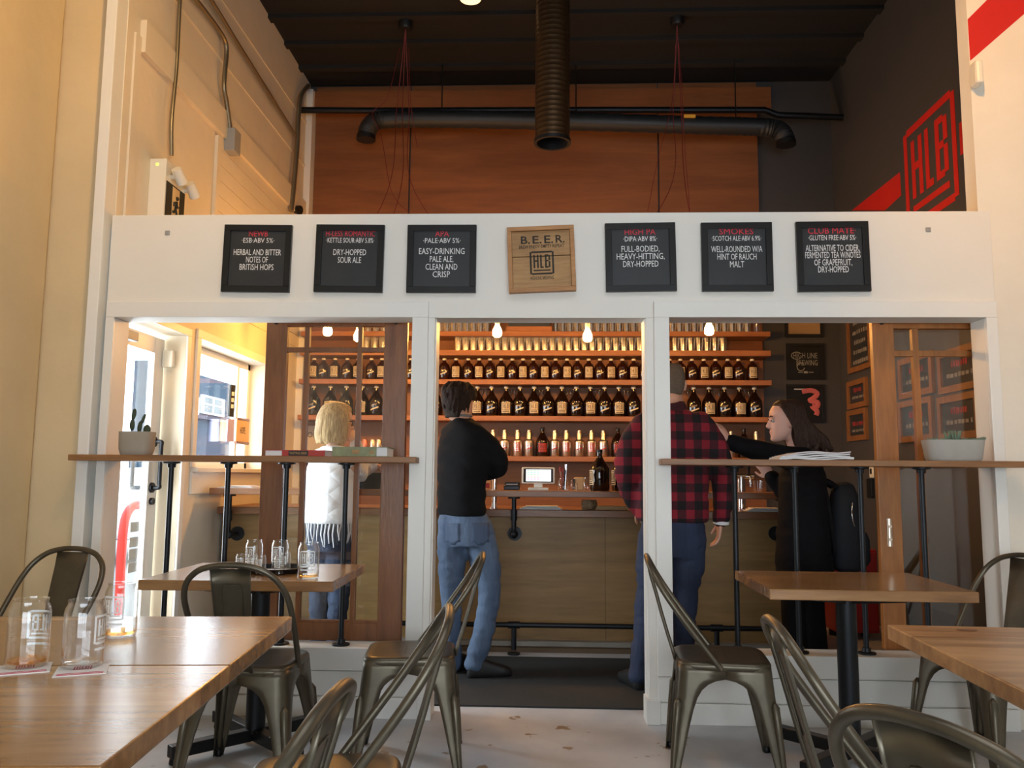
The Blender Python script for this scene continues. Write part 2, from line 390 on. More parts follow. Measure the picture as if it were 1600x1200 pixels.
# dark side wall with its painted stripe, end wall at the dining side
struct(MB().box((XR, 4.3, 0), (XR+.15, YB+.05, ZC)).obj('wall_right', M['dark_wall']))
mb = MB().box((2.206, 4.21, 0), (XE+.2, 4.32, ZC))
struct(mb.obj('wall_right_end', M['wall']))
struct(MB().box((XE, -3.1, 0), (XE+.2, 4.25, ZC)).obj('wall_right_near', M['wall']))
mb = MB(); y0, y1 = -3.1, -2.98
mb.box((XN, y0, 0), (XE, y1, .5)); mb.box((XN, y0, 2.45), (XE, y1, ZC)); mb.box((XN, y0, .5), (-1.9, y1, 2.45)); mb.box((2.9, y0, .5), (XE, y1, 2.45))
struct(mb.obj('wall_street', M['wall']))
mb = MB()
for x in (-1.9, -.7, .5, 1.7, 2.86): mb.box((x, y0, .5), (x+.05, y1+.03, 2.45))
for z in (.5, 1.9, 2.4): mb.box((-1.9, y0, z), (2.9, y1+.03, z+.05))
struct(mb.obj('window_3', M['black']))
# ------------------------------------------------------------------ the white half wall with three openings
OL0, OL1 = P(181, 600, YF).x, P(643, 600, YF).x
OD0, OD1 = P(680, 500, YF).x, P(1010, 600, YF).x
OR0, OR1 = P(1046, 600, YF).x, P(1541, 600, YF).x
OL0 = -2.255; OR1 = 2.197
ZH, ZT, ZS = 1.992, 2.547, .335
X0, X1 = -2.31, 2.256
struct(MB().box((X0, YF, ZH), (X1, YBK, ZT)).obj('wall_middle_fascia', M['whitepanel'], bevel=.003))
for a, b in ((X0, OL0), (OL1, OD0), (OD1, OR0), (OR1, X1)): struct(MB().box((a, YF, 0), (b, YBK, ZH)).obj('wall_middle_post', M['whitepanel'], bevel=.003))
for a, b in ((OL0, OL1), (OR0, OR1)): struct(MB().box((a, YF, 0), (b, YBK, ZS)).obj('wall_middle_base', M['whitepanel'], bevel=.003))
xa, xb = P(670, 500, YF).x, P(1021, 500, YF).x
mb = MB()
for a, b, o0, o1 in ((X0+.01, xa, OL0, OL1), (xb, X1-.004, OR0, OR1)):
    mb.box((a, YF-.022, ZH), (b, YF, ZH+.083)); mb.box((a, YF-.022, .225), (o0, YF, ZH)); mb.box((o1, YF-.022, .225), (b, YF, ZH))
    mb.box((o0, YF-.03, .228), (o1, YF, ZS)); mb.box((a, YF-.014, .105), (b, YF, .222)); mb.box((a, YF-.02, 0), (b, YF, .10))
mb.box((OD0-.05, YF-.032, 0), (OD0+.018, YF+.1, .115)); mb.box((OD1-.018, YF-.032, 0), (OD1+.05, YF+.1, .115))
struct(mb.obj('trim_4', M['white'], bevel=.003))
mb = MB().box((OD0, YF+.02, 0), (OD0+.006, YBK, ZH)).box((OD1-.006, YF+.02, 0), (OD1, YBK, ZH))
struct(mb.obj('trim_5', M['white']))
for i, (px, py) in enumerate(((262, 364), (1450, 359))):
    c = P(px, py, YF)
    tag(MB().box((c.x-.013, YF-.006, c.z-.012), (c.x+.013, YF, c.z+.012)).obj('wall_plate', M['grey_plastic'], bevel=.003),
        'small square metal plate on the white fascia, %s' % ('near the exit sign' if i == 0 else 'near the brewery mural'), 'plate', 'fascia plates')
# ------------------------------------------------------------------ glazed door and side window
xd = -2.46
mb = MB().box((xd-.04, DY0+.02, 0), (xd, DY0+.10, 2.04)).box((xd-.04, 5.06, 0), (xd, DY1-.015, 2.04)).box((xd-.04, DY0+.1, 1.935), (xd, 5.06, 2.04)).box((xd-.04, DY0+.1, 0), (xd, 5.06, .30))
dr = struct(mb.obj('door_1', M['white'], bevel=.004))
g = MB().box((xd-.025, DY0+.1, .30), (xd-.018, 5.06, 1.935)).obj('glass_pane', M['glass'], dr)
hx = xd+.05; hy = 5.11; z0 = PX(248, 690, hx).z; z1 = PX(245, 762, hx).z
mb = MB().tube(spline([(xd, hy, z0), (hx, hy, z0), (hx, hy, z0-.03), (hx, hy, (z0+z1)/2), (hx, hy, z1+.03), (hx, hy, z1), (xd, hy, z1)], 5), .013, 10)
for z in (z0, z1): mb.tube([(xd, hy, z), (xd+.012, hy, z)], .032, 14)
mb.tube([(xd, hy, z1-.085), (xd+.02, hy, z1-.085)], .022, 12)
mb.obj('pipe_handle', M['pipe'], dr, smooth=40)
mb = MB().tube([(xd-.09, hy-.07, z0), (xd-.09, hy-.07, z1)], .013, 10)
for z in (z0, z1): mb.tube([(xd-.04, hy-.07, z), (xd-.09, hy-.07, z)], .013, 10)
mb.obj('outer_handle', M['pipe'], dr, smooth=40)
MB().box((xd-.001, 4.5, 1.955), (xd+.05, 4.75, 2.01)).obj('door_closer', M['grey_plastic'], dr, bevel=.006)
mb = MB()
for i, (z, c) in enumerate(((.86, 0), (.77, 0), (.70, 0), (.62, 0))): mb.box((xd-.028, 4.93, z-.03), (xd-.026, 5.04, z+.03))
mb.obj('door_stickers', M['grey_plastic'], dr)
tag(MB().box((XL-.13, DY1-.05, 1.86), (XL-.06, DY1-.004, 1.97)).obj('door_sensor', M['whiteplastic'], bevel=.008), 'white alarm sensor box high on the glazed door reveal', 'sensor')
xwf = -2.46
mb = MB()
for a, b in (((WY0, WZ0), (WY0+.05, WZ1)), ((WY1-.05, WZ0), (WY1, WZ1)), ((WY0, WZ1-.05), (WY1, WZ1)), ((WY0, WZ0), (WY1, WZ0+.05))): mb.box((xwf-.05, a[0], a[1]), (xwf, b[0], b[1]))
mb.box((xwf-.045, 6.48, WZ0), (xwf-.005, 6.52, WZ1))
mb.box((XL-.02, WY0-.04, WZ0-.03), (XL+.05, WY1+.03, WZ0)); mb.box((XL, WY0-.05, 1.05), (XL+.018, WY1+.05, WZ0-.03))
mb.box((XL, WY0-.06, WZ0), (XL+.018, WY0-.002, WZ1)); mb.box((XL, WY0-.06, WZ1), (XL+.018, WY1+.06, WZ1+.06))
wn = struct(mb.obj('window_1', M['white'], bevel=.003))
MB().box((xwf-.03, WY0+.05, WZ0+.05), (xwf-.024, WY1-.05, WZ1-.05)).obj('glass_pane', M['glass'], wn)
mb = MB().box((XL, DY1+.001, 0), (XL+.016, DY1+.055, DZ)).box((XL, DY0, DZ), (XL+.016, DY1+.055, DZ+.05))
struct(mb.obj('trim_6', M['white'], bevel=.003))
# things hanging in the side window
xq = xwf+.03
def win_card(name, p4, mat, label, cat, extra=None):
    q = [PX(x, y, xq) for x, y in p4]; o = MB().prism(q, (.012, 0, 0)).obj(name, mat); tag(o, label, cat)
    if extra: extra(o, q)
    return o
M['kraft'] = mk('kraft_paper', (226, 190, 140), .8, var=.05); M['lilac'] = mk('lilac_cloth', (186, 176, 216), .9); M['signblack'] = mk('sign_black', (30, 32, 26), .6)
def banner2(o, q):
    mb = MB()
    for a, b in ((q[0], q[1]), (q[3], q[2])):
        mb.tube([a+Vector((.006, 0, 0)), b+Vector((.006, 0, 0))], .012, 8)
    mb.obj('wooden_bar', M['fir_dark'], o)
    c = (q[0]+q[1]+q[2]+q[3])/4; d = (q[1]-q[0]); mb = MB()
    v, f = text2d('HOPE.'); xs_ = [p[0] for p in v]; s = d.length*.45/(max(xs_)-min(xs_)); u = d.normalized()
    mb.add([c+Vector((.0135, 0, -.02))+u*(x*s)+Vector((0, 0, y*s*1.7)) for x, y in v], f); mb.obj('lettering', M['signblack'], o)
win_card('paper_banner', ((368, 654), (387, 657), (386, 693), (366, 691)), M['kraft'], 'small kraft paper banner between wooden bars hanging in the side window', 'banner', banner2)
win_card('hanging_cloth', ((354, 655), (364, 655), (363, 690), (352, 690)), M['lilac'], 'pale lilac cloth hanging beside the kraft banner in the window', 'cloth')
def squares(o, q):
    mb = MB(); d = q[1]-q[0]; e = q[3]-q[0]
    for k in (.22, .42, .62):
        a = q[0]+d*.2+e*k; mb.add([a+Vector((.0125, 0, 0)), a+d*.6+Vector((.0125, 0, 0)), a+d*.6+e*.13+Vector((.0125, 0, 0)), a+e*.13+Vector((.0125, 0, 0))], [(0, 1, 2, 3)])
    mb.obj('white_square', M['print'], o)
win_card('strip_sign', ((359, 601), (366, 602), (363, 652), (356, 650)), M['signblack'], 'narrow black strip with white squares hanging in the side window', 'sign', squares)
# ------------------------------------------------------------------ outside the side window
struct(MB().box((-40, -12, -.3), (XL-.24, 60, -.1)).obj('ground', mk('asphalt', (120, 122, 124), .8, var=.1, scale=1)))
XB = -15.0
M['bluewall'] = mk('blue_siding', (44, 66, 84), .8, var=.05); M['brick'] = mk('brick', (176, 128, 112), .85, var=.1, scale=3); M['darkwin'] = mk('dark_window', (70, 80, 80), .2)
zt = PX(340, 594, XB).z; ya, yb = PX(233, 600, XB).y, PX(384, 600, XB).y
b = thing('blue_house', 'dark blue house across the street seen through the side window', 'building', (XB-2, (ya+yb)/2, -.1))
def outb(name, lo, hi, mat, par):
    o = MB().box(lo, hi).obj(name, mat); o.parent = par; o.matrix_parent_inverse = Matrix.Translation(-par.location); return o
outb('wall', (XB-.6, ya, -.1), (XB, yb, zt), M['bluewall'], b)
for (xa_, xb_) in ((313, 348), (283, 308)):
    p, q = PX(xa_, 616, XB), PX(xb_, 652, XB)
    wf = outb('window', (XB, p.y, q.z), (XB+.08, q.y, p.z), M['white'], b)
    for i in (0, 1):
        y0_ = p.y+(q.y-p.y)*(.12+.42*i); y1_ = y0_+(q.y-p.y)*.33
        for zf0, zf1 in ((.1, .5), (.58, .9)): outb('pane', (XB+.08, y0_, q.z+(p.z-q.z)*zf0), (XB+.09, y1_, q.z+(p.z-q.z)*zf1), M['darkwin'], wf)
outb('porch_band', (XB, ya, PX(340, 660, XB).z), (XB+.3, yb, PX(340, 655, XB).z), M['bluewall'], b)
b2 = thing('brick_house', 'pale brick house beyond the blue house across the street', 'building', (XB-2, yb+4, -.1))
outb('wall', (XB-4, yb+.3, -.1), (XB-.5, yb+9, PX(392, 648, XB).z), M['brick'], b2); outb('cornice', (XB-4, yb+.3, PX(392, 648, XB).z), (XB-.4, yb+9, PX(392, 643, XB).z), M['white'], b2)
# car parked at the kerb
def car(x, y, label, colr):
    c = thing('car', label, 'car', (x, y, -.1)); mt = mk('car_paint', colr, .25)
    prof = [(-2.1, .35), (-2.15, .75), (-1.3, .9), (-.8, 1.35), (.7, 1.4), (1.3, .95), (2.1, .85), (2.15, .35)]
    MB().prism([(-.8, p, z) for p, z in prof], (1.6, 0, 0)).obj('body', mt, c, bevel=.08)
    MB().prism([(-.82, p, z) for p, z in ((-1.1, .95), (-.75, 1.29), (.62, 1.33), (1.1, .97))], (1.64, 0, 0)).obj('window', M['darkwin'], c)
    for p in (-1.3, 1.3):
        for s in (-1, 1): MB().tube([(s*.62, p, .33), (s*.83, p, .33)], .33, 20).obj('wheel', M['shoe'], c, smooth=40)
car(-6.2, 13.6, 'white car parked in the street beyond the side window', (232, 234, 236))
car(-6.4, 8.2, 'blue-grey car parked in the street beyond the glazed door', (130, 150, 170))
xk = -3.3
pts = spline([PX(186, 960, xk), PX(190, 860, xk), PX(196, 810, xk), PX(208, 791, xk), PX(222, 792, xk), PX(228, 812, xk), PX(222, 960, xk)], 6)
tag(MB().tube(pts+[Vector((xk, pts[-1].y, -.1))], .035, 10).obj('bike_rack', M['red'], smooth=60), 'red tubular bike rack standing outside the glazed door', 'bike rack')
# floor mat between the half wall and the bar
tag(MB().box((-1.9, 4.42, 0), (2.0, 5.6, .009)).obj('floor_mat', M['rubber']), 'long dark rubber mat on the floor before the bar', 'mat')
# ------------------------------------------------------------------ upper walls: mural, ducts, conduits, lamps
mb = MB()
def murpoly(pts): mb.prism([PX(x, y, XR-.002) for x, y in pts], (.0025, 0, 0))
K = lambda x, y: (1300+x/5.333, 130+y/5.333)
murpoly([K(165, 1060), K(565, 740), K(575, 935), K(440, 1060)])
tag(mb.obj('wall_stripe', M['red']), 'diagonal red stripe on the dark wall below the logo, running up to it', 'painted stripe')
mb = MB(); murpoly([K(1058, 335), K(1160, 262), K(1300, 162), K(1300, 450), K(1172, 530), K(1070, 603)])
tag(mb.obj('wall_stripe', M['red']), 'short red stripe piece between the logo and the cream wall end', 'painted stripe')
mb = MB()
c00, c10 = PX(*K(612, 1230), XR-.003), PX(*K(1045, 940), XR-.003)
ya_, yb_ = PX(*K(592, 430), XR-.003).y, PX(*K(1015, 80), XR-.003).y
ztop = (PX(*K(592, 405), XR-.003).z+PX(*K(1000, 60), XR-.003).z)/2; zbot = PX(*K(1045, 940), XR-.003).z-.02
for a, b, c, d in logo_rects(.07):
    y0, y1 = ya_+(yb_-ya_)*a, ya_+(yb_-ya_)*c; z0, z1 = zbot+(ztop-zbot)*b, zbot+(ztop-zbot)*d
    mb.box((XR-.004, y0, z0), (XR-.001, y1, z1))
tag(mb.obj('logo_mural', M['red']), 'red square brewery logo with tall letters painted on the dark wall', 'mural')
mb = MB(); yq = 4.209
mb.prism([P(x, y, yq) for x, y in ((1512, 30), (1600, -58), (1700, -150), (1700, -70), (1600, 22), (1516, 95))], (0, .002, 0))
tag(mb.obj('wall_stripe', M['red']), 'diagonal red stripe painted high on the cream wall end', 'painted stripe')
c = P(1521, 120, 4.2); mb = MB().box((c.x-.02, 4.13, c.z-.065), (c.x+.022, 4.21, c.z+.065))
tag(mb.obj('wall_sensor', M['whiteplastic'], bevel=.015), 'white rounded sensor box fixed at the cream wall edge under red stripe', 'sensor')
# big round duct drop
yd = 5.6; b_ = P(863, 224, yd); rd = .122
dt = thing('duct_drop', 'large bronze round duct hanging down from the black ceiling', 'duct', (b_.x, yd, b_.z))
prof = [(rd, 0)]
for i in range(1, 40): z = i*(ZC-b_.z)/40; prof += [(rd, z-.004), (rd+.0013, z), (rd, z+.004)]
prof += [(rd, ZC-b_.z)]
MB().lathe(prof, 32, cap=False).obj('duct_body', M['duct'], dt, smooth=60)
MB().lathe([(rd-.012, .30), (rd-.012, -.002), (rd+.008, -.002), (rd+.008, .022), (rd+.001, .022)], 32, cap=False).obj('duct_collar', M['black'], dt, smooth=50)
MB().tube([(0, 0, .20), (0, 0, .21)], rd-.013, 24).obj('damper', M['black'], dt)
# ribbed black hose and thin pipe under the ceiling
yh = 7.25; pts = spline([P(572, 214, yh-.05), P(578, 197, yh-.02), P(600, 187, yh), P(700, 186, yh), P(900, 190, yh), P(1100, 196, yh), P(1195, 199, yh), P(1220, 206, yh-.02), P(1228, 222, yh-.05)], 16)
pts2 = [p for p in pts]
hs = thing('duct_hose', 'black ribbed duct hose running along the upper plywood wall', 'hose', pts[len(pts)//2])
inv = Matrix.Translation(-hs.location)
o = MB().tube(pts2, [.078+.006*(i % 2) for i in range(len(pts2))], 14).obj('hose', M['hose'], hs, smooth=30); o.matrix_parent_inverse = inv
for a in (pts2[0], pts2[-1]): o = MB().tube([a+Vector((0, 0, .01)), a-Vector((0, 0, .03))], .088, 18).obj('end_collar', M['black'], hs, smooth=40); o.matrix_parent_inverse = inv
for px in (690, 900, 1150):
    h_ = P(px, 190, yh); o = MB().tube([h_, Vector((h_.x, yh, ZC-.03))], .006, 6).obj('hanger_rod', M['black'], hs); o.matrix_parent_inverse = inv
q = P(1078, 181, yh-.09); o = MB().box((q.x-.05, q.y-.002, q.z-.012), (q.x+.05, q.y+.06, q.z+.012)).obj('yellow_sticker', mk('yellow_label', (220, 170, 60), .6), hs); o.matrix_parent_inverse = inv
yp = 7.42; tag(MB().tube([P(462, 172, yp), P(600, 173, yp), P(900, 172, yp), P(1195, 172, yp), P(1215, 180, yp), P(1332, 184, yp)], .03, 10).obj('ceiling_pipe', M['pipe'], smooth=60), 'thin black pipe crossing the upper wall above the duct hose', 'pipe')
# conduits on the side wall
def conduit(pix, r, label, xx=XL+.04, box=None, name='conduit'):
    pts = [PX(x, y, xx) for x, y in pix]; t = thing(name, label, 'conduit', pts[-1]); iv = Matrix.Translation(-t.location)
    o = MB().tube(spline(pts, 5), r, 10).obj('pipe', M['conduit'], t, smooth=60); o.matrix_parent_inverse = iv
    if box:
        c = PX(*box, xx); o = MB().box((XL, c.y-.06, c.z-.085), (XL+.09, c.y+.06, c.z+.085)).obj('junction_box', M['grey_plastic'], t, bevel=.005); o.matrix_parent_inverse = iv
M['conduit'] = mk('conduit_metal', (150, 140, 118), .35, .8)
conduit([(284, -60), (281, 0), (276, 100), (273, 136), (268, 190), (268, 243)], .012, 'metal conduit running down the wall into the exit sign box')
conduit([(300, -10), (307, 0), (330, 30), (349, 58), (354, 80), (350, 132), (354, 160), (361, 212)], .016, 'metal conduit bending down to a junction box on side wall', box=(361, 222))
conduit([(322, -10), (330, 0), (376, 75), (420, 145), (462, 212)], .014, 'long metal conduit following the top of the side wall', xx=XL+.05)
conduit([(482, 134), (470, 150), (466, 185), (464, 230), (459, 290), (455, 330)], .022, 'dark cable bundle running down the far corner of side wall', xx=XL+.05)
# exit sign with two lamp heads
s0 = 4.80; ex = thing('exit_sign', 'cream emergency exit sign box with running figure on side wall', 'exit sign', (XL+.035, s0+.15, PX(274, 335, XL+.1).z-.05))
iv = Matrix.Translation(-ex.location); xs_ = XL+.10
za = PX(258, 245, xs_).z; zb = za-.42; y0, y1 = PX(259, 270, xs_).y, PX(290, 300, xs_).y
o = MB().box((XL, y0, zb), (xs_, y1, za)).obj('housing', M['whiteplastic'], ex, bevel=.006); o.matrix_parent_inverse = iv
zp1 = za-.13; o = MB().box((xs_, y0+.015, zb+.05), (xs_+.004, y1-.015, zp1)).obj('sign_plate', M['signblack'], ex); o.matrix_parent_inverse = iv
yc = (y0+y1)/2; o = MB().box((xs_+.004, yc-.045, zb+.06), (xs_+.006, yc+.045, zp1-.01)).obj('light_field', mk('sign_field', (216, 190, 140), .6), ex); o.matrix_parent_inverse = iv
zc = (zb+.05+zp1)/2; xx = xs_+.0075
def st(pts, r): return [Vector((xx, yc+a, zc+b)) for a, b in pts], r
mb = MB()
for pts, r in (st([(.005, .03), (-.005, -.015)], .011), st([(-.003, .025), (-.03, .015), (-.03, -.005)], .006), st([(.008, .025), (.025, 0), (.035, .005)], .006), st([(-.004, -.015), (.012, -.045), (.01, -.075)], .008), st([(-.006, -.015), (-.022, -.04), (-.04, -.042)], .008)): mb.tube(pts, r, 6)
mb.ball((xx, yc+.01, zc+.052), .013, 10, 6)
o = mb.obj('running_figure', M['signblack'], ex); o.matrix_parent_inverse = iv
o = MB().box((xs_-.06, y0-.002, za-.045), (xs_-.045, y0, za-.03)).obj('indicator_light', mk('led', (200, 230, 90), .4, emit=(200, 240, 90), estr=1.5), ex); o.matrix_parent_inverse = iv
for k, yy in enumerate((y0+.07, y1-.02)):
    zz = za-.09-.02*k
    mb = MB().tube([(xs_, yy, zz), (xs_+.045, yy, zz)], .014, 10)
    mb.tube([(xs_+.045, yy-.035, zz+.035), (xs_+.055, yy+.035, zz-.025)], [.03, .034], 16)
    o = mb.obj('lamp_head', M['whiteplastic'], ex, smooth=40); o.matrix_parent_inverse = iv
# small black speaker/lamp at the far corner of the half wall top
c = P(462, 327, 7.3)
t = thing('corner_spotlight', 'small black spotlight on the far corner of side wall', 'spotlight', (c.x, 7.3, c.z)); MB().tube([(-.03, 0, .0), (.05, -.03, -.02)], [.03, .045], 12).obj('lamp_head', M['black'], t, smooth=40); MB().tube([(-.12, .02, .02), (-.03, 0, 0)], .012, 8).obj('bracket', M['black'], t)
# round ceiling lamp just at the top of the view
c = on(735, -2, 2, 4.82); t = thing('ceiling_lamp', 'round white ceiling lamp on the black ceiling near the duct', 'ceiling lamp', (c.x, c.y, 4.82))
MB().lathe([(.0, 0), (.085, 0), (.10, .02), (.10, .05), (.03, .06), (.03, .18)], 24).obj('lamp_body', M['grey_plastic'], t, smooth=40)
MB().tube([(0, 0, -.004), (0, 0, 0)], .08, 24).obj('lens', mk('lamp_lens', (240, 230, 200), .5, emit=(255, 226, 170), estr=1.2), t)
# ------------------------------------------------------------------ bare bulbs on red cords
BY = 6.25
boxes = [on(634, 34, 2, 4.97), on(1058, 28, 2, 4.97)]
rose = []
for i, b in enumerate(boxes):
    t = thing('ceiling_rose', 'small black ceiling box from which red cords hang, %s' % ('nearer the side wall' if i == 0 else 'nearer the mural'), 'ceiling box', (b.x, b.y, 4.90), group='cord boxes')
    MB().lathe([(.05, 0), (.06, .02), (.06, .1)], 16).obj('box', M['black'], t, smooth=40)
M['bulb'] = mk('lit_bulb', (255, 190, 90), .3, emit=(255, 182, 92), estr=340)
bulbs = [(512, 514, 0, 605), (560, 523, 0, 625), (777, 516, 0, 648), (918, 523, 1, 1045), (1108, 513, 1, 1072)]  # first bulb is added in place of a likely reflection in the door glass
where = ['nearest the side window, standing in for a reflection', 'second from the side window', 'above the dark-haired man in jeans', 'above the touch screen', 'nearest the dark pictures']
for i, (px, py, bx, wx) in enumerate(bulbs):
    c = P(px, py, BY); t = thing('pendant_bulb', 'bare glowing bulb on a red cord, %s' % where[i], 'pendant light', c, group='bare bulbs over the bar')
    prof = [(.001, -.056), (.019, -.052), (.032, -.040), (.036, -.02), (.033, 0), (.022, .024), (.015, .04)]
    MB().lathe(prof, 20).obj('bulb', M['bulb'], t, smooth=180)
    MB().lathe([(.016, .04), (.019, .045), (.019, .09), (.008, .10)], 14).obj('socket', M['cap'], t, smooth=40)
    bb = boxes[bx]; wv = P(wx, 300, BY+.2)
    path = spline([Vector((0, 0, .1)), Vector((.0, 0, .26)), (wv-c), (P(wx+(632-wx if bx == 0 else 1058-wx)*.55, 170, 6.7)-c), Vector((bb.x, bb.y, 4.91))-c], 8)
    MB().tube(path, .0032, 6).obj('cord', M['cord'], t, smooth=60)
for i, (bx, pts) in enumerate(((0, [(628, 60), (612, 130), (602, 158), (582, 178), (596, 215), (612, 300), (640, 332)]), (0, [(638, 60), (641, 150), (647, 200), (652, 230)]), (1, [(1060, 60), (1066, 150), (1070, 230), (1078, 330)]), (1, [(1056, 60), (1050, 160), (1030, 240), (1012, 330)]))):
    bb = boxes[bx]; path = spline([Vector((bb.x, bb.y, 4.9))]+[P(x, y, 6.95) for x, y in pts], 6)
    tag(MB().tube(path, .003, 6).obj('hanging_wire', M['cord'], smooth=60), ['slack red cord looping over the duct hose end', 'short red cord ending beside the plywood seam', 'red cord falling straight before the far plywood panel', 'red cord slanting inward across the plywood seam'][i], 'wire', 'slack red cords')
# ------------------------------------------------------------------ framed beer boards on the fascia
def board(px, tilt, title, sub, lines, label, tw, w=.36, lean=0.):
    """px: centre pixel; lines: (text, dy, width) in board units"""
    c = P(px[0], px[1], YF); h = w/2; t = thing('chalkboard_sign', label, 'sign', (c.x, YF-.001, c.z), group='beer boards'); t.rotation_euler = (0, tilt, 0)
    f = .033
    mb = MB()
    for a, b in (((-h, -h), (h, -h+f)), ((-h, h-f), (h, h)), ((-h, -h+f), (-h+f, h-f)), ((h-f, -h+f), (h, h-f))): mb.box((a[0], -.022, a[1]), (b[0], 0, b[1]))
    mb.obj('frame', M['blackframe'], t, bevel=.002)
    MB().box((-h+f, -.012, -h+f), (h-f, -.002, h-f)).obj('panel', M['slate'], t)
    y = -.0128; s = h*2
    mb = MB(); put_text(mb, title, (0, y, s*.33), (1, 0, 0), (0, 0, 1), s*.085, s*tw); mb.obj('title', M['chalkred'], t)
    mb = MB(); put_text(mb, sub[0], (0, y, s*.235), (1, 0, 0), (0, 0, 1), s*.072, s*sub[1]); mb.obj('strength_line', M['chalk'], t)
    mb = MB()
    for tx, dz, ww in lines: put_text(mb, tx, (0, y, s*dz), (1, 0, 0), (0, 0, 1), s*.088, s*ww)
    mb.obj('description', M['chalk'], t)
board((403, 405), R(.8), 'NEWB', ('·ESB·ABV 5%·', .48), [('HERBAL AND BITTER', .05, .70), ('NOTES OF', -.06, .32), ('BRITISH HOPS', -.17, .50)], 'black framed beer board reading herbal and bitter notes of British hops', .28)
board((547, 405), R(.7), 'H-LESS ROMANTIC', ('·KETTLE SOUR·ABV 5.8%·', .70), [('DRY-HOPPED', .05, .48), ('SOUR ALE', -.065, .34)], 'black framed beer board reading dry-hopped sour ale', .72)
board((690.5, 405.5), R(.1), 'APA', ('·PALE·ABV 5%·', .54), [('EASY-DRINKING', .07, .66), ('PALE ALE,', -.045, .34), ('CLEAN AND', -.16, .46), ('CRISP', -.27, .25)], 'black framed beer board reading easy-drinking pale ale, clean and crisp', .20)
board((1000.5, 403), R(-.8), 'HIGH PA', ('·DIPA·ABV 8%·', .48), [('FULL-BODIED,', .08, .54), ('HEAVY-HITTING,', -.03, .68), ('DRY-HOPPED', -.14, .50)], 'black framed beer board reading full-bodied, heavy-hitting, dry-hopped', .44)
board((1150.5, 402.5), R(-.2), 'SMOKES', ('·SCOTCH ALE·ABV 6.9%·', .70), [('WELL-ROUNDED W/A', .07, .72), ('HINT OF RAUCH', -.04, .55), ('MALT', -.15, .20)], 'black framed beer board reading well-rounded with hint of rauch malt', .48)
board((1300, 402), R(-.4), 'CLUB MATÉ·', ('·GLUTEN FREE·ABV 5%·', .66), [('ALTERNATIVE TO CIDER,', .08, .74), ('FERMENTED TEA W/NOTES', -.02, .76), ('OF GRAPEFRUIT,', -.125, .52), ('DRY-HOPPED', -.225, .42)], 'black framed beer board reading alternative to cider, fermented tea', .66, .365)
c = P(846, 407, YF); t = thing('wooden_sign', 'pale wooden plank sign reading B.E.E.R. hung slightly crooked', 'sign', (c.x, YF-.001, c.z)); t.rotation_euler = (0, R(-2.3), 0)
h = .172; f = .022
for i, (a, b) in enumerate((((-h, -h), (h, -h+f)), ((-h, h-f), (h, h)), ((-h, -h+f), (-h+f, h-f)), ((h-f, -h+f), (h, h-f)))):
    MB().box((a[0], -.04, a[1]), (b[0], 0, b[1])).obj('frame', M['oakframe'], t, bevel=.002)
for a, b in ((-h+f, -.001+.015), (.018, h-f)): MB().box((-h+f, -.024, a), (h-f, -.004, b)).obj('plank', M['oak'], t, bevel=.0015)
M['ink'] = mk('burnt_ink', (46, 40, 34), .8)
mb = MB(); yy = -.0248; s = h*2
for ch, x in zip(('B.', 'E.', 'E.', 'R.'), (-.23, -.055, .12, .29)): put_text(mb, ch, (s*x, yy, s*.245), (1, 0, 0), (0, 0, 1), s*.115, s*.135, .018)
put_text(mb, 'BREW·ENJOY·EMPTY·REPEAT', (s*.01, yy, s*.172), (1, 0, 0), (0, 0, 1), s*.052, s*.68, .012)
put_logo(mb, (-s*.175, yy, -s*.235), (1, 0, 0), (0, 0, 1), s*.36)
put_text(mb, 'HIGHLINE BREWING', (0, yy, -s*.31), (1, 0, 0), (0, 0, 1), s*.05, s*.35, .012)
mb.obj('lettering', M['ink'], t)
# ------------------------------------------------------------------ ledges with pipe legs
LY0, LY1 = 4.06, 4.31; LZ1 = P(400, 712, LY0).z; LZ0 = P(400, 721.5, LY0).z
LX0, LX1 = P(106, 711, LY0).x, P(650, 713, LY0).x
RX0, RX1 = P(1034, 718, LY0).x, P(1600, 722, LY0).x+.02
def ledge(x0, x1, pipes, label, holes):
    t = thing('bar_ledge', label, 'ledge', ((x0+x1)/2, (LY0+LY1)/2, LZ0)); iv = Matrix.Translation(-t.location)
    def add(o): o.matrix_parent_inverse = iv; return o
    mb = MB(); e = .0
    opens = [(a, b) for a, b in holes]
    # plank in front of the wall, tongue passing through the opening
    mb.box((x0, LY0, LZ0), (x1, YF-.024, LZ1))
    add(mb.obj('plank', M['ledge'], t, bevel=.003))
    for a, b in opens: add(MB().box((a+.004, YF-.024, LZ0), (b-.004, LY1, LZ1)).obj('inner_plank', M['ledge'], t, bevel=.002))
    for (xt, xb) in pipes:
        yl = 4.235; a = P(xt, 730, yl).x
        p = add(MB().tube([(a, yl, ZS+.004), (a, yl, LZ0)], .0135, 12).obj('pipe_leg', M['pipe'], t, smooth=40))
        for z0, z1, z2 in ((ZS, ZS+.008, ZS+.03), (LZ0, LZ0-.008, LZ0-.03)):
            o = MB().lathe([(.044, z0), (.044, z1), (.022, z1+(z2-z1)*.15), (.02, z2)], 20, (a, yl, 0)).obj('flange', M['pipe'], p, smooth=40)
            o.matrix_parent_inverse = Matrix.Identity(4)
    return t
ledge(LX0, LX1, [(268, 0), (357, 0), (448, 0), (541, 0)], 'brown wooden ledge across the opening near the side window', [(OL0, OL1)])
ledge(RX0, RX1, [(1147, 0), (1241, 0), (1343, 0), (1439, 0)], 'brown wooden ledge across the opening near the dark wall', [(OR0, OR1)])
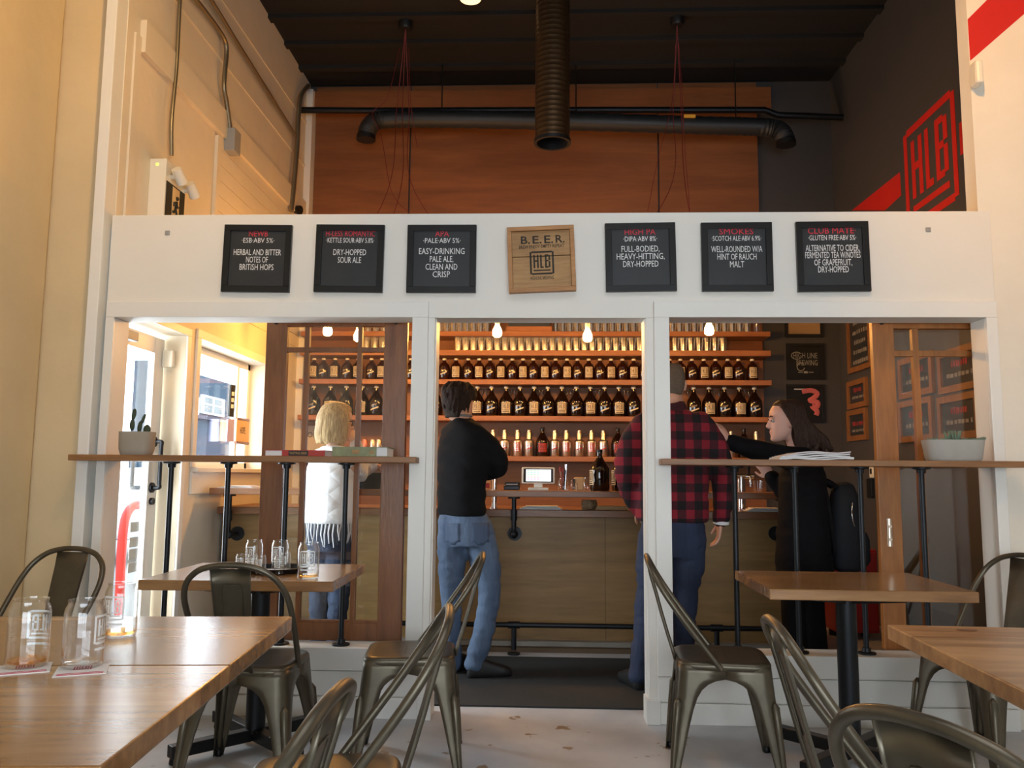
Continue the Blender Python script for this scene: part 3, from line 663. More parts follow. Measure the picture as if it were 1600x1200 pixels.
# pots
def cactus_pot():
    yp = 4.14; c = P(213, 711, yp); c.z = LZ1
    t = thing('cactus_pot', 'grey concrete pot with small dark cactus paddles on the ledge', 'potted plant', c)
    w = .083; hh = .118
    MB().rings([((0, 0, 0), (w*.86, 0, 0), (0, w*.6, 0), 3.2), ((0, 0, .006), (w*.9, 0, 0), (0, w*.65, 0), 3.2), ((0, 0, .03), (w*.97, 0, 0), (0, w*.72, 0), 3.5), ((0, 0, hh), (w, 0, 0), (0, w*.76, 0), 3.5), ((0, 0, hh), (w*.92, 0, 0), (0, w*.68, 0), 3.5), ((0, 0, hh-.02), (w*.9, 0, 0), (0, w*.66, 0), 3.5)], 32).obj('pot', M['pot_grey'], t, smooth=50)
    MB().rings([((0, 0, hh-.025), (w*.9, 0, 0), (0, w*.66, 0), 3.5), ((0, 0, hh-.015), (w*.9, 0, 0), (0, w*.66, 0), 3.5)], 32).obj('soil', M['soil'], t)
    mb = MB()
    for x, z, r1, r2, a in ((-.028, .05, .014, .03, 0), (-.022, .105, .012, .03, .12), (.012, .04, .012, .032, .1), (.028, .08, .008, .03, .35), (.05, .025, .02, .028, 0)):
        mb.ball((x, -.005, hh+z-.015), (r1, .008, r2), 12, 8, Matrix.Rotation(a, 3, 'Y'))
    mb.obj('cactus', M['cactus'], t, smooth=180)
M['soil'] = mk('soil', (48, 38, 30), .95, var=.3, scale=40); M['cactus'] = mk('dark_cactus', (48, 62, 40), .6, var=.2, scale=30); M['succ'] = mk('succulent', (104, 124, 104), .55, var=.3, scale=25)
cactus_pot()
yp = 4.15; c = P(1490, 719, yp); c.z = LZ1; t = thing('succulent_bowl', 'white concrete bowl of green succulents on the ledge', 'potted plant', c)
w = .14; hh = P(1490, 688, yp).z-LZ1
MB().rings([((0, 0, 0), (w*.86, 0, 0), (0, .06, 0), 3), ((0, 0, .012), (w*.92, 0, 0), (0, .068, 0), 3), ((0, 0, hh), (w, 0, 0), (0, .078, 0), 3.4), ((0, 0, hh), (w*.94, 0, 0), (0, .07, 0), 3.4), ((0, 0, hh-.02), (w*.93, 0, 0), (0, .069, 0), 3.4)], 36).obj('bowl', M['concrete_pot'], t, smooth=50)
MB().rings([((0, 0, hh-.03), (w*.9, 0, 0), (0, .066, 0), 3.4), ((0, 0, hh-.015), (w*.93, 0, 0), (0, .068, 0), 3.4)], 30).obj('soil', M['soil'], t)
mb = MB()
for k in range(13):
    x = -.115+.019*k; y = random.uniform(-.03, .03); n = 8; tall = .05 if 5 <= k <= 7 else .022
    for j in range(n):
        a = 2*math.pi*j/n+k; q = Vector((math.cos(a)*.5, math.sin(a)*.5, 1)).normalized(); b0 = Vector((x, y, hh-.018))
        mb.tube([b0, b0+q*tall*.6, b0+q*tall*1.2+Vector((0, 0, tall*.2))], [.004, .006, .001], 6)
mb.tube(spline([(.10, -.02, hh), (.135, -.02, hh+.008), (.15, -.01, hh+.01)], 4), [.008]*8+[.002], 6)
mb.obj('succulent_leaves', M['succ'], t, smooth=180)
# books and papers
def book(px0, px1, py0, py1, y, depth, cover, label, spine=None, extra=None):
    a, b = P(px0, py1, y), P(px1, py0, y); t = thing('book', label, 'book', ((a.x+b.x)/2, y, LZ1)); w = (b.x-a.x)/2; hh = b.z-LZ1
    MB().box((-w, 0, 0), (w, depth, .003)).box((-w, 0, hh-.003), (w, depth, hh)).obj('cover', cover, t)
    MB().box((-w+.004, .004, .003), (w-.004, depth-.004, hh-.003)).obj('pages', M['paper'], t)
    if spine: spine(t, w, hh)
M['bookred'] = mk('book_red', (170, 50, 38), .5); M['bookgreen'] = mk('book_green', (132, 136, 100), .6, var=.25, scale=24); M['bookblack'] = mk('book_black', (24, 22, 22), .5); M['gold'] = mk('gold_ink', (190, 150, 80), .6)
def sp1(t, w, hh):
    MB().box((-w*.42, -.002, 0), (w, .0, hh)).obj('spine', M['bookred'], t)
    MB().box((-w*.2, -.003, .003), (w*.45, -.002, hh-.003)).obj('title_panel', M['bookblack'], t)
    mb = MB(); put_text(mb, 'TASTING BEER', (w*.12, -.0035, hh*.32), (1, 0, 0), (0, 0, 1), hh*.36, w*.58); mb.obj('title', M['gold'], t)
def sp2(t, w, hh):
    MB().box((-w, -.002, 0), (w*.6, .0, hh)).obj('spine', M['bookgreen'], t)
    mb = MB(); mb.box((-w*.28, -.003, hh*.3), (-w*.02, -.002, hh*.7)); mb.box((w*.35, -.003, hh*.3), (w*.5, -.002, hh*.6)); mb.obj('title_panel', M['oak'], t)
book(413, 508, 703.5, 712, 4.13, .16, M['bookred'], 'thin red beer book with white pages lying on the ledge', sp1)
book(519, 606, 698.5, 712, 4.12, .18, M['bookgreen'], 'thick green patterned book lying flat on the ledge', sp2)
a, b = P(1213, 718, 4.14), P(1328, 708, 4.14)
t = thing('newspaper_pile', 'small pile of loose white newspapers on the ledge', 'newspapers', ((a.x+b.x)/2, 4.16, LZ1))
w = (b.x-a.x)/2; hgt = b.z-LZ1
for k in range(5):
    z = hgt*k/5; mb = MB(); n = 10; vs = []; fs = []
    for i in range(n+1):
        x = -w*(1-.03*k)+2*w*(1-.03*k)*i/n+.008*math.sin(k*2.1); zz = z+.0035*math.sin(i*.9+k)+(.004*(i/n) if k > 2 else 0)+.002
        if i < 2: zz = max(.001, zz-.006*(2-i))
        vs += [(x, -.07+.008*math.sin(k*3), zz), (x, .12, zz), (x, -.07+.008*math.sin(k*3), zz+hgt/5.5), (x, .12, zz+hgt/5.5)]
    for i in range(n):
        q = 4*i; fs += [(q, q+4, q+5, q+1), (q+2, q+3, q+7, q+6), (q, q+2, q+6, q+4), (q+1, q+5, q+7, q+3)]
    fs += [(0, 1, 3, 2), (4*n, 4*n+2, 4*n+3, 4*n+1)]
    mb.add(vs, fs).obj('newspaper', M['paper'] if k != 4 else mk('newsprint', (206, 196, 196), .8, var=.1, scale=30), t, smooth=30)
# ------------------------------------------------------------------ sliding glazed doors behind the openings
def slider(name, x0, x1, z0, z1, st, bars_x, bars_z, wood_, y, label, stile_l, stile_r, rail=.05, handle=None):
    t = thing('sliding_door', label, 'sliding door', ((x0+x1)/2, y, z0)); iv = Matrix.Translation(-t.location); dpt = .04
    def add(o): o.matrix_parent_inverse = iv; return o
    add(MB().box((x0, y, z0), (x0+stile_l, y+dpt, z1)).obj('stile', wood_, t, bevel=.003)); add(MB().box((x1-stile_r, y, z0), (x1, y+dpt, z1)).obj('stile', wood_, t, bevel=.003))
    add(MB().box((x0+stile_l, y, z1-rail), (x1-stile_r, y+dpt, z1)).obj('rail', wood_, t, bevel=.003)); add(MB().box((x0+stile_l, y, z0), (x1-stile_r, y+dpt, z0+.09)).obj('rail', wood_, t, bevel=.003))
    mb = MB()
    for b in bars_x: mb.box((b-st/2, y+.004, z0+.08), (b+st/2, y+dpt-.004, z1-rail+.01))
    for b in bars_z: mb.box((x0+stile_l-.005, y+.006, b-st/2), (x1-stile_r+.005, y+dpt-.006, b+st/2))
    add(mb.obj('muntin_grid', wood_, t, bevel=.002))
    xs = [x0+stile_l]+list(bars_x)+[x1-stile_r]; zs = [z0+.09]+sorted(bars_z)+[z1-rail]
    for i in range(len(xs)-1):
        for j in range(len(zs)-1):
            a = st/2 if i else 0; b = st/2 if i < len(xs)-2 else 0
            add(MB().box((xs[i]+a, y+.018, zs[j]+.005), (xs[i+1]-b, y+.022, zs[j+1]-.005)).obj('glass_pane', M['doorglass'], t))
    for bx in (x0+stile_l*.45, x1-stile_r*.5):
        add(MB().tube([(bx, y-.006, z1-.035), (bx, y, z1-.035)], .011, 12).obj('bolt', M['black'], t))
    if handle: add(MB().tube([(handle[0], y-.004, handle[1]-.07), (handle[0], y-.004, handle[1]+.07)], .012, 10, flat=((0, 1, 0), .5)).tube([(handle[0], y-.012, handle[1]+.03), (handle[0], y, handle[1]+.03)], .009, 8).tube([(handle[0], y-.012, handle[1]-.035), (handle[0], y, handle[1]-.035)], .009, 8).obj('pull_plate', M['silver'], t, smooth=40))
SY = 4.37
zt = P(500, 494, SY).z; g = lambda x, y=600: P(x, y, SY).x
slider('a', g(413), g(635), .33, zt, .026, [g(477), g(560)], [P(520, 546, SY).z, P(500, 973, SY).z], M['fir_dark'], SY, 'dark stained sliding door with small panes near the side window', .115, .125, .055)
slider('b', g(1366), g(1366)+.98, .33, zt, .032, [g(1434)], [P(1450, 552, SY).z], M['fir'], SY, 'orange-brown sliding door with panes near the dark wall', .112, .12, .065, handle=(g(1390, 830), P(1392, 832, SY).z))
# ------------------------------------------------------------------ bar counter
BX0, BX1 = XL+.02, 1.78
PF = 5.90
t = thing('bar_counter', 'long plywood bar counter with brown worktop and concrete plinth', 'bar counter', (0, PF, 0)); iv = Matrix.Translation(-t.location)
def kid(o, iv_): o.matrix_parent_inverse = iv_; return o
kid(MB().box((BX0, 5.835, 0), (BX1, 6.6, .062)).obj('plinth', mk('plinth_concrete', (150, 146, 136), .7, var=.08, scale=6), t, bevel=.005), iv)
for i in range(3):
    a = BX0+(BX1-BX0)*i/3; b = BX0+(BX1-BX0)*(i+1)/3
    kid(MB().box((a+.001, PF, .062), (b-.001, PF+.03, .905)).obj('front_panel', M['barply'], t), iv)
kid(MB().box((BX0, 5.80, .905), (BX1, 6.55, .955)).obj('worktop', M['counter'], t, bevel=.004), iv)
kid(MB().box((BX0, PF+.03, .062), (BX1, 6.5, .905)).obj('carcass', M['dark_wall'], t), iv)
tag(MB().box((BX0, 5.775, 0), (BX1, 5.835, .03)).obj('rubber_strip', mk('brown_rubber', (92, 74, 54), .8)), 'brown rubber strip on the floor along the bar plinth', 'floor strip')
# raised ledge over the bar front on pipe brackets
LZ = 1.09; la, lb = P(330, 757, 5.55).x, 1.74
t = thing('bar_top_ledge', 'raised narrow wooden ledge over the bar front on pipe brackets', 'bar ledge', (0, 5.7, LZ-.045)); iv = Matrix.Translation(-t.location)
kid(MB().box((la, 5.52, LZ-.042), (lb, 5.92, LZ)).obj('plank', M['counter'], t, bevel=.004), iv)
for px in (358, 803, 1222):
    x = P(px, 800, 5.72).x; zz = P(px, 834, 5.86).z
    mb = MB().tube(spline([(x, 5.72, LZ-.044), (x, 5.72, LZ-.09), (x, 5.72, zz+.045), (x, 5.735, zz+.01), (x, 5.78, zz), (x, PF-.012, zz)], 5), .016, 12)
    mb.tube([(x, 5.72, LZ-.058), (x, 5.72, LZ-.045)], .042, 18); mb.tube([(x, PF-.014, zz), (x, PF-.001, zz)], .05, 20); mb.ball((x, 5.735, zz+.005), .03, 12, 8); mb.tube([(x, 5.72, zz+.10), (x, 5.72, zz+.17)], .022, 12)
    kid(mb.obj('pipe_bracket', M['pipe'], t, smooth=45), iv)
x = P(772, 770, 5.95).x
tag(MB().tube([(x, 5.97, .955), (x, 5.97, P(772, 742, 5.97).z)], .02, 16).tube([(x, 5.97, .955), (x, 5.97, .962)], .034, 16).obj('chrome_post', M['chrome'], smooth=45), 'upright chrome post standing on the bar behind the raised ledge', 'post')
# foot rail
FZ = P(840, 977, 5.70).z
t = thing('foot_rail', 'black pipe foot rail running along the bar front', 'foot rail', (0, 5.7, 0)); iv = Matrix.Translation(-t.location)
kid(MB().tube([(BX0+.05, 5.70, FZ), (BX1-.05, 5.70, FZ)], .017, 12).obj('rail', M['pipe'], t, smooth=45), iv)
for px in (420, 803, 1120):
    x = P(px, 990, 5.7).x
    kid(MB().tube([(x, 5.70, .03), (x, 5.70, FZ)], .017, 12).tube([(x, 5.70, .0), (x, 5.70, .012)], .042, 18).tube([(x-.04, 5.7, FZ), (x+.04, 5.7, FZ)], .024, 12).obj('rail_post', M['pipe'], t, smooth=45), iv)
# ------------------------------------------------------------------ things on the bar
def top(px, y, z=LZ): return Vector((P(px, 765, y).x, y, z))
c = top(841, 5.74); t = thing('touch_screen', 'white touch screen till with coloured buttons standing on the bar ledge', 'touch screen', c)
sw = .115; z0 = .045; z1 = P(841, 730, 5.74).z-LZ; tl = .03
MB().prism([(-sw, 0, z0), (sw, 0, z0), (sw, tl, z1), (-sw, tl, z1)], (0, .018, 0)).obj('case', M['whiteplastic'], t, bevel=.008)
def scr(u, v, off=-.0015): return Vector((-sw+2*sw*u, tl*v+off, z0+(z1-z0)*v))
MB().prism([scr(.06, .09), scr(.94, .09), scr(.94, .91), scr(.06, .91)], (0, .001, 0)).obj('bezel', M['blackframe'], t)
M['screen'] = mk('lit_screen', (240, 244, 246), .4, emit=(240, 246, 250), estr=1.05)
sc_ = MB().prism([scr(.13, .14, -.0025), scr(.88, .14, -.0025), scr(.88, .86, -.0025), scr(.13, .86, -.0025)], (0, .001, 0)).obj('screen', M['screen'], t)
for r, (cl) in enumerate(((150, 200, 150), (140, 205, 175), (120, 200, 110), (220, 130, 90), (180, 110, 200))):
    mt = mk('screen_button', cl, .5, emit=cl, estr=.8); mb = MB()
    for k in range(4):
        u = .16+.10*k; v = .76-.125*r; q = [scr(u, v, -.0032), scr(u+.07, v, -.0032), scr(u+.07, v+.05, -.0032), scr(u, v+.05, -.0032)]; mb.add(q, [(0, 1, 2, 3)])
    mb.obj('button_row', mt, t)
MB().box((-.07, -.02, 0), (.07, .10, .018)).box((-.03, .02, .018), (.03, .05, .07)).obj('stand', M['whiteplastic'], t, bevel=.004)
c = top(800, 5.8); t = thing('card_terminal', 'dark grey card machine on the bar ledge beside the till', 'card machine', c); MB().prism([(-.055, -.06, 0), (.055, -.06, 0), (.055, -.06, .03), (-.055, -.06, .03)], (0, .13, .02)).box((-.05, .0, 0), (.05, .06, .055)).obj('body', M['pipe'], t, bevel=.006); MB().box((-.04, -.055, .034), (.04, -.005, .042)).obj('keypad', M['grey_plastic'], t)
def jar(name, px, y, r, hh, mat, label, cat, items=None):
    c = top(px, y); t = thing(name, label, cat, c)
    MB().lathe([(r*.95, 0), (r, .01), (r, hh*.78), (r*.82, hh*.86), (r*.82, hh)], 20, cap=False).lathe([(r*.95, .001), (r*.95, .004)], 20).obj('glass_body', mat, t, smooth=50)
    for k, (dx, dy, h2, mt) in enumerate(items or []): MB().tube([(dx*.5, dy*.5, .006), (dx, dy, h2)], .0045, 6).tube([(dx, dy, h2), (dx*1.05, dy*1.05, h2+.03)], .008, 8, flat=((0, 1, 0), .4)).obj('utensil', mt, t, smooth=60)
jar('utensil_jar', 880, 5.75, .037, .085, M['pint'], 'glass jar of pens and red-handled openers beside the till', 'jar', [(-.02, 0, .13, M['bookred']), (.0, .01, .12, M['bookred']), (.02, .0, .15, M['chrome']), (.01, -.02, .11, M['black']), (-.012, -.015, .10, M['fir_dark'])])
jar('glass_jar', 918, 5.73, .034, .09, M['pint'], 'empty clear glass jar beside the large dark growler', 'jar')
jar('spice_jar', 897, 5.8, .026, .07, M['pint'], 'small clear jar between the utensils and the paper bag', 'jar', [(0, 0, .05, M['black'])])
c = top(905, 5.86); tag(MB().box((c.x-.035, c.y, LZ), (c.x+.035, c.y+.05, LZ+.09)).obj('paper_bag', M['kraft'], bevel=.006), 'small pale paper bag standing on the ledge beside jars', 'bag')
c = top(750, 5.86); t = thing('carton', 'small brown and red carton behind the dark-haired man', 'carton', c); MB().box((-.07, -.05, 0), (.07, .06, .10)).obj('box', M['kraft'], t, bevel=.003); MB().box((-.071, -.051, .01), (.071, -.049, .045)).obj('red_band', M['bookred'], t)
cx = P(921, 780, 5.84).x; t = thing('glass_bowl', 'round textured glass bowl on the worktop under the ledge', 'bowl', (cx, 5.86, .955)); MB().lathe([(.03, 0), (.05, .01), (.058, .04), (.05, .07), (.046, .07), (.053, .04), (.045, .012)], 20).obj('bowl', mk('bowl_glass', (128, 104, 74), .3, var=.3, scale=60, bump=.6, bscale=80), t, smooth=60)
cx = P(945, 790, 5.86).x; tag(MB().box((cx-.16, 5.84, .955), (cx+.16, 5.99, .985)).obj('cutting_board', M['oak'], bevel=.004), 'pale wooden board lying on the bar worktop', 'board')
for px, wv in ((845, .15), (1195, .13)):
    cx = P(px, 790, 5.9).x; mb = MB()
    for k in range(3): mb.box((cx-wv+.02*k, 5.84+.01*k, .955+.008*k), (cx+wv-.015*k, 6.0+.01*k, .962+.008*k))
    tag(mb.obj('folded_towel' if px > 1000 else 'paper_sheets', M['paper'], bevel=.002), 'white folded towel on the worktop beside the woman in black' if px > 1000 else 'loose white sheets on the worktop beneath the till', 'towel' if px > 1000 else 'papers')
cx = P(372, 752, 5.6).x; mb = MB()
for k in range(4): mb.box((cx-.14+.02*k, 5.56+.01*k, LZ+.004*k), (cx+.12-.01*k, 5.78-.01*k, LZ+.004*k+.003))
tag(mb.obj('paper_sheets', M['paper']), 'loose white papers on the bar ledge below the side window', 'papers')
# beer tap tower at the far end
cx = P(1160, 740, 6.1).x; t = thing('beer_tap', 'chrome beer tap tower with a black handle at the bar end', 'beer tap', (cx, 6.15, .955))
MB().tube([(0, 0, 0), (0, 0, .24)], .03, 16).tube([(-.09, 0, .24), (.09, 0, .24)], .024, 14).obj('tower', M['chrome'], t, smooth=45)
for dx in (-.06, .05):
    MB().tube(spline([(dx, -.02, .24), (dx, -.07, .24), (dx, -.085, .21), (dx, -.085, .17)], 4), .010, 8).obj('spout', M['chrome'], t, smooth=60); MB().tube([(dx, -.03, .262), (dx, -.04, .36)], [.008, .014], 10).obj('tap_handle', M['black'], t, smooth=45)
cx = P(1185, 762, 5.7).x; t = thing('tumbler', 'small glass tumbler on the ledge below the beer tap', 'glass', (cx, 5.72, LZ)); MB().lathe([(.028, 0), (.034, .08), (.031, .08), (.026, .006)], 18, cap=False).obj('glass_body', M['pint'], t, smooth=50)
# sign and cups behind the blonde woman
M['cream'] = mk('cream_board', (206, 196, 176), .7)
a, b_ = P(478, 665, 7.68), P(530, 722, 7.68); t = thing('menu_poster', 'white poster with dark capital letters behind the blonde woman', 'poster', ((a.x+b_.x)/2, YB-.014, (a.z+b_.z)/2))
w, hh = (b_.x-a.x)/2, (a.z-b_.z)/2; MB().box((-w, 0, -hh), (w, .012, hh)).obj('board', M['cream'], t)
mb = MB(); put_text(mb, 'OFF', (-w*.55, -.001, hh*.35), (1, 0, 0), (0, 0, 1), hh*.3, w*.7); put_text(mb, 'W', (-w*.8, -.001, -hh*.8), (1, 0, 0), (0, 0, 1), hh*.3, w*.3); mb.obj('lettering', M['ink'], t)
# ------------------------------------------------------------------ back shelves
SYF, SYB = 7.43, YB-.001
def shelf(py, x1, label, th=.045, x0=-2.26):
    z = P(850, py, SYF).z; tag(MB().box((x0, SYF, z-th), (x1, SYB, z)).obj('wall_shelf', M['shelf'], bevel=.003), label, 'shelf'); return z
xr = xw-.01
ZG2 = shelf(517.5, xr, 'topmost long wooden shelf of pint glasses behind the bar')
ZG1 = shelf(547, xr, 'long wooden shelf of pint glasses just above the howler bottles', .05)
ZB1 = shelf(593, P(1206, 600, SYF).x, 'long wooden shelf carrying the small howler bottles')
ZB2 = shelf(650, P(1200, 655, SYF).x, 'long wooden shelf carrying the large handled growlers')
ZB3 = shelf(713, P(1190, 715, SYF).x, 'lowest wooden shelf carrying the steel bottles')
BYY = 7.54
def opening(px): return 'small-paned door' if px < 660 else ('doorway' if px < 1030 else 'wide opening')
seen = {}
def blabel(kind, row, px):
    k = (kind, row, opening(px)); seen[k] = seen.get(k, 0)+1
    return '%s, %s, %s through %s counting from window side' % (kind, row, ordw(seen[k]-1), opening(px))
def lrect(mb, w_, z0, z1, rad): wrap_rect(mb, -w_/2, z0, w_/2, z1, rad, step=.01)
def script_strokes(mb, rad, z, sc):
    """two slanted brush-script lines printed on the bottle: the word Drink over an unreadable longer one"""
    v, f = text2d('Drink'); xs_ = [p[0] for p in v]; W_ = max(xs_)-min(xs_); s = .045*sc/W_
    vs = []
    for x, y in v:
        X = x*s+y*s*.3; Z = y*s*1.1+X*.32; a = -math.pi/2+(X-.008*sc)/rad; vs.append((rad*math.cos(a), rad*math.sin(a), z+.018*sc+Z))
    mb.add(vs, f)
    n = 16; up = []; dn = []
    for i in range(n+1):
        X = (-.034+.066*i/n)*sc; a = -math.pi/2+X/rad; th = (.0045+.003*abs(math.sin(i*1.9)))*sc; Z = z-.004*sc+X*.36
        up.append((rad*math.cos(a), rad*math.sin(a), Z+th)); dn.append((rad*math.cos(a), rad*math.sin(a), Z-th*.6))
    mb.add(up+dn, [(i, i+1, n+2+i, n+1+i) for i in range(n)])
def bottle(name, prof, mat, rad, kind, capz, capr, lab, hand=0, capmat=None, seg=20):
    t = thing(name, '', 'bottle')
    MB().lathe(prof, seg).obj('bottle_body', mat, t, smooth=60)
    if capz: MB().lathe([(capr, capz), (capr*1.02, capz+.004), (capr*1.02, capz+.016), (capr*.9, capz+.019)], 14).obj('cap', capmat or M['cap'], t, smooth=40)
    if hand: MB().tube(spline([(.018*hand, 0, capz-.012), (.040*hand, 0, capz-.006), (.052*hand, 0, capz-.03), (.044*hand, 0, capz-.06), (.034*hand, 0, capz-.075)], 5), .0055, 8).obj('handle', mat, t, smooth=60)
    lab(t, rad+.0008); return t
def lab_square(mat, ink, w_, z0, z1):
    def f(t, rad):
        mb = MB(); lrect(mb, w_, z0, z1, rad); mb.obj('label', mat, t, smooth=60)
        mb = MB(); wrap_logo(mb, 0, z0+(z1-z0)*.22, w_*.84, rad+.0006, sy=(z1-z0)*.72); lrect(mb, w_*.8, z0+(z1-z0)*.06, z0+(z1-z0)*.14, rad+.0006); mb.obj('label_print', ink, t)
    return f
def lab_script(ink, z, sc):
    def f(t, rad): mb = MB(); script_strokes(mb, rad, z, sc); mb.obj('script_print', ink, t)
    return f
def prof_howler(h=.19, r=.05):
    return [(r*.9, 0), (r, .008), (r, h*.62), (r*.93, h*.72), (r*.72, h*.81), (r*.42, h*.87), (r*.36, h*.9), (r*.36, h)]
def prof_growler(h=.262, r=.066):
    return [(r*.92, 0), (r, .01), (r, h*.50), (r*.95, h*.57), (r*.75, h*.67), (r*.48, h*.77), (r*.30, h*.86), (r*.27, h*.9), (r*.27, h)]
M['inkcream'] = mk('cream_ink', (226, 208, 170), .6)
hl = bottle('howler_bottle', prof_howler(), M['amberred'], .05, '', .186, .018, lab_square(M['label'], M['labeldark'], .07, .03, .125))
hs_ = bottle('howler_bottle', prof_howler(), M['amberred'], .05, '', .186, .018, lab_script(M['inkcream'], .068, .95))
gl = {h: bottle('growler', prof_growler(), M['amber'], .066, '', .258, .020, lab_square(M['label'], M['labeldark'], .082, .03, .128), hand=h) for h in (1,)}
gs = {h: bottle('growler', prof_growler(), M['amber'], .066, '', .258, .020, lab_script(M['inkcream'], .07, 1.15), hand=h) for h in (-1,)}
def place(proto, px, z, label, group, used, y=BYY):
    c = P(px, 620, y); loc = (c.x, y, z)
    if proto.name not in used: used.add(proto.name); proto.location = loc; proto['label'] = label; proto['group'] = group; return proto
    return dup(proto, loc, 0, label, group)
used = set()
row1 = [(489, 'L'), (504, 'S'), (522, 'L'), (541, 'S'), (558, 'L'), (579, 'S'), (595.5, 'L'), (641, 'S'), (676, 'L'), (693.5, 'S'), (712, 'L'), (731, 'S'), (748, 'L'), (765, 'S'), (782.5, 'L'), (800, 'S'), (817, 'L'), (833, 'S'), (851, 'L'), (868, 'S'), (886, 'L'), (902.5, 'S'), (920, 'L'), (937.5, 'S'), (955, 'L'), (973, 'S'), (990.5, 'L'), (1007, 'S'), (1047, 'S'), (1064, 'L'), (1082, 'S'), (1100.5, 'L'), (1119, 'S'), (1138, 'L'), (1155, 'S'), (1176.5, 'L')]
for px, k in row1:
    place(hl if k == 'L' else hs_, px, ZB1, blabel('howler with %s' % ('square label' if k == 'L' else 'script print'), 'small bottle shelf', px), 'howlers on the small bottle shelf', used)
row2 = [(490, 'S'), (516, 'L'), (541, 'S'), (566, 'L'), (588, 'S'), (681, 'S'), (746, 'L'), (768, 'S'), (791, 'L'), (812.5, 'S'), (834.5, 'L'), (856, 'S'), (878, 'L'), (900.5, 'S'), (922.5, 'L'), (945, 'S'), (967, 'L'), (990, 'S'), (1084, 'S'), (1108, 'L'), (1132, 'S'), (1155.5, 'L'), (1179, 'S')]
for px, k in row2:
    place(gl[1] if k == 'L' else gs[-1], px, ZB2, blabel('growler with %s' % ('square label' if k == 'L' else 'script print'), 'growler shelf', px), 'growlers on the growler shelf', used)
# steel bottles and two brown ones on the lowest shelf
prof_s = [(.040, 0), (.044, .006), (.044, .135), (.041, .148), (.028, .153), (.026, .158), (.026, .215), (.023, .222)]
sl = bottle('steel_bottle', prof_s, M['silver'], .044, '', .222, .020, lab_square(M['labelred'], M['silver'], .062, .045, .125), capmat=M['silver'])
ss = bottle('steel_bottle', prof_s, M['silver'], .044, '', .222, .020, lab_script(M['labelred'], .075, .9), capmat=M['silver'])
bl = bottle('brown_growler', prof_growler(.25, .06), M['amber'], .06, '', .248, .018, lab_square(M['labelred'], M['labeldark'], .075, .04, .12), capmat=M['black'])
for px, k in [(771, 'L'), (789, 'S'), (809, 'L'), (827, 'S'), (848, 'B'), (867, 'S'), (885, 'L'), (905, 'S'), (924, 'L'), (942.5, 'S'), (965, 'B'), (1141, 'S'), (1161, 'B'), (1180, 'L')]:
    kind = {'L': 'steel bottle with red label', 'S': 'steel bottle with red script', 'B': 'dark growler with red label'}[k]
    place({'L': sl, 'S': ss, 'B': bl}[k], px, ZB3, blabel(kind, 'lowest shelf', px), 'bottles on the lowest shelf', used)
# tall beer cans behind the blonde woman
M['canpink'] = mk('pink_can', (206, 130, 112), .35, .5)
for i, (px, mt, lb) in enumerate(((570, M['canpink'], 'pinkish tall beer can on the lowest shelf behind the blonde woman'), (582, M['silver'], 'silver beer can next to the pinkish can on lowest shelf'), (592, M['silver'], 'silver beer can farthest from the pinkish can on lowest shelf'))):
    c = P(px, 690, BYY); t = thing('beer_can', lb, 'can', (c.x, BYY, ZB3), group='cans on the lowest shelf')
    MB().lathe([(.024, 0), (.030, .008), (.030, .125), (.024, .14), (.024, .144)], 18).obj('can_body', mt, t, smooth=40); MB().lathe([(.023, .143), (.024, .148), (.021, .148), (.021, .145)], 18).obj('can_rim', M['chrome'], t)
# pint glasses
def pint_proto():
    t = thing('pint_glass', '', 'glass'); MB().lathe([(.001, .002), (.029, .002), (.030, 0), (.041, .135), (.0385, .135), (.028, .012), (.001, .010)], 16, cap=False).obj('glass_body', M['shelfpint'], t, smooth=50); return t
pg = pint_proto()
lows = [570, 583, 596]+[714+12.45*k for k in range(24)]+[1056+12.6*k for k in range(7)]
tops = [572, 585, 597]+[686+10.6*k for k in range(8)]+[868+11.2*k for k in range(13)]+[1052+11.8*k for k in range(11)]
for px in lows: place(pg, px, ZG1, blabel('pint glass', 'lower glass shelf', px), 'pint glasses on the lower glass shelf', used)
pg2 = dup(pg, (0, 0, 0), 0, '', 'pint glasses on the topmost shelf')
for px in tops: place(pg2, px, ZG2, blabel('pint glass', 'topmost shelf', px), 'pint glasses on the topmost shelf', used)
c = P(1182, 505, BYY); t = thing('tall_glass', 'tall amber-lit glass at the very end of the topmost shelf', 'glass', (c.x, BYY, ZG2)); MB().lathe([(.03, 0), (.042, .20), (.04, .20), (.028, .01)], 18, cap=False).obj('glass_body', M['pint'], t, smooth=50)
a, b_ = P(794, 490, 7.42), P(859, 509, 7.42); t = thing('shelf_chalkboard', 'black chalk sign among pint glasses on the topmost shelf', 'sign', ((a.x+b_.x)/2, 7.45, ZG2+.0))
w = (b_.x-a.x)/2; dz = b_.z-ZG2; MB().box((-w-.02, 0, 0), (w+.02, .03, dz)).obj('wooden_block', M['shelf'], t); MB().box((-w, -.012, dz), (w, .012, dz+.20)).obj('board', M['slate'], t, bevel=.002)
mb = MB(); mb.box((-w*.6, -.0135, dz+.04), (w*.15, -.0125, dz+.055)); mb.box((w*.3, -.0135, dz+.035), (w*.4, -.0125, dz+.055)); mb.obj('chalk_line', M['chalk'], t)
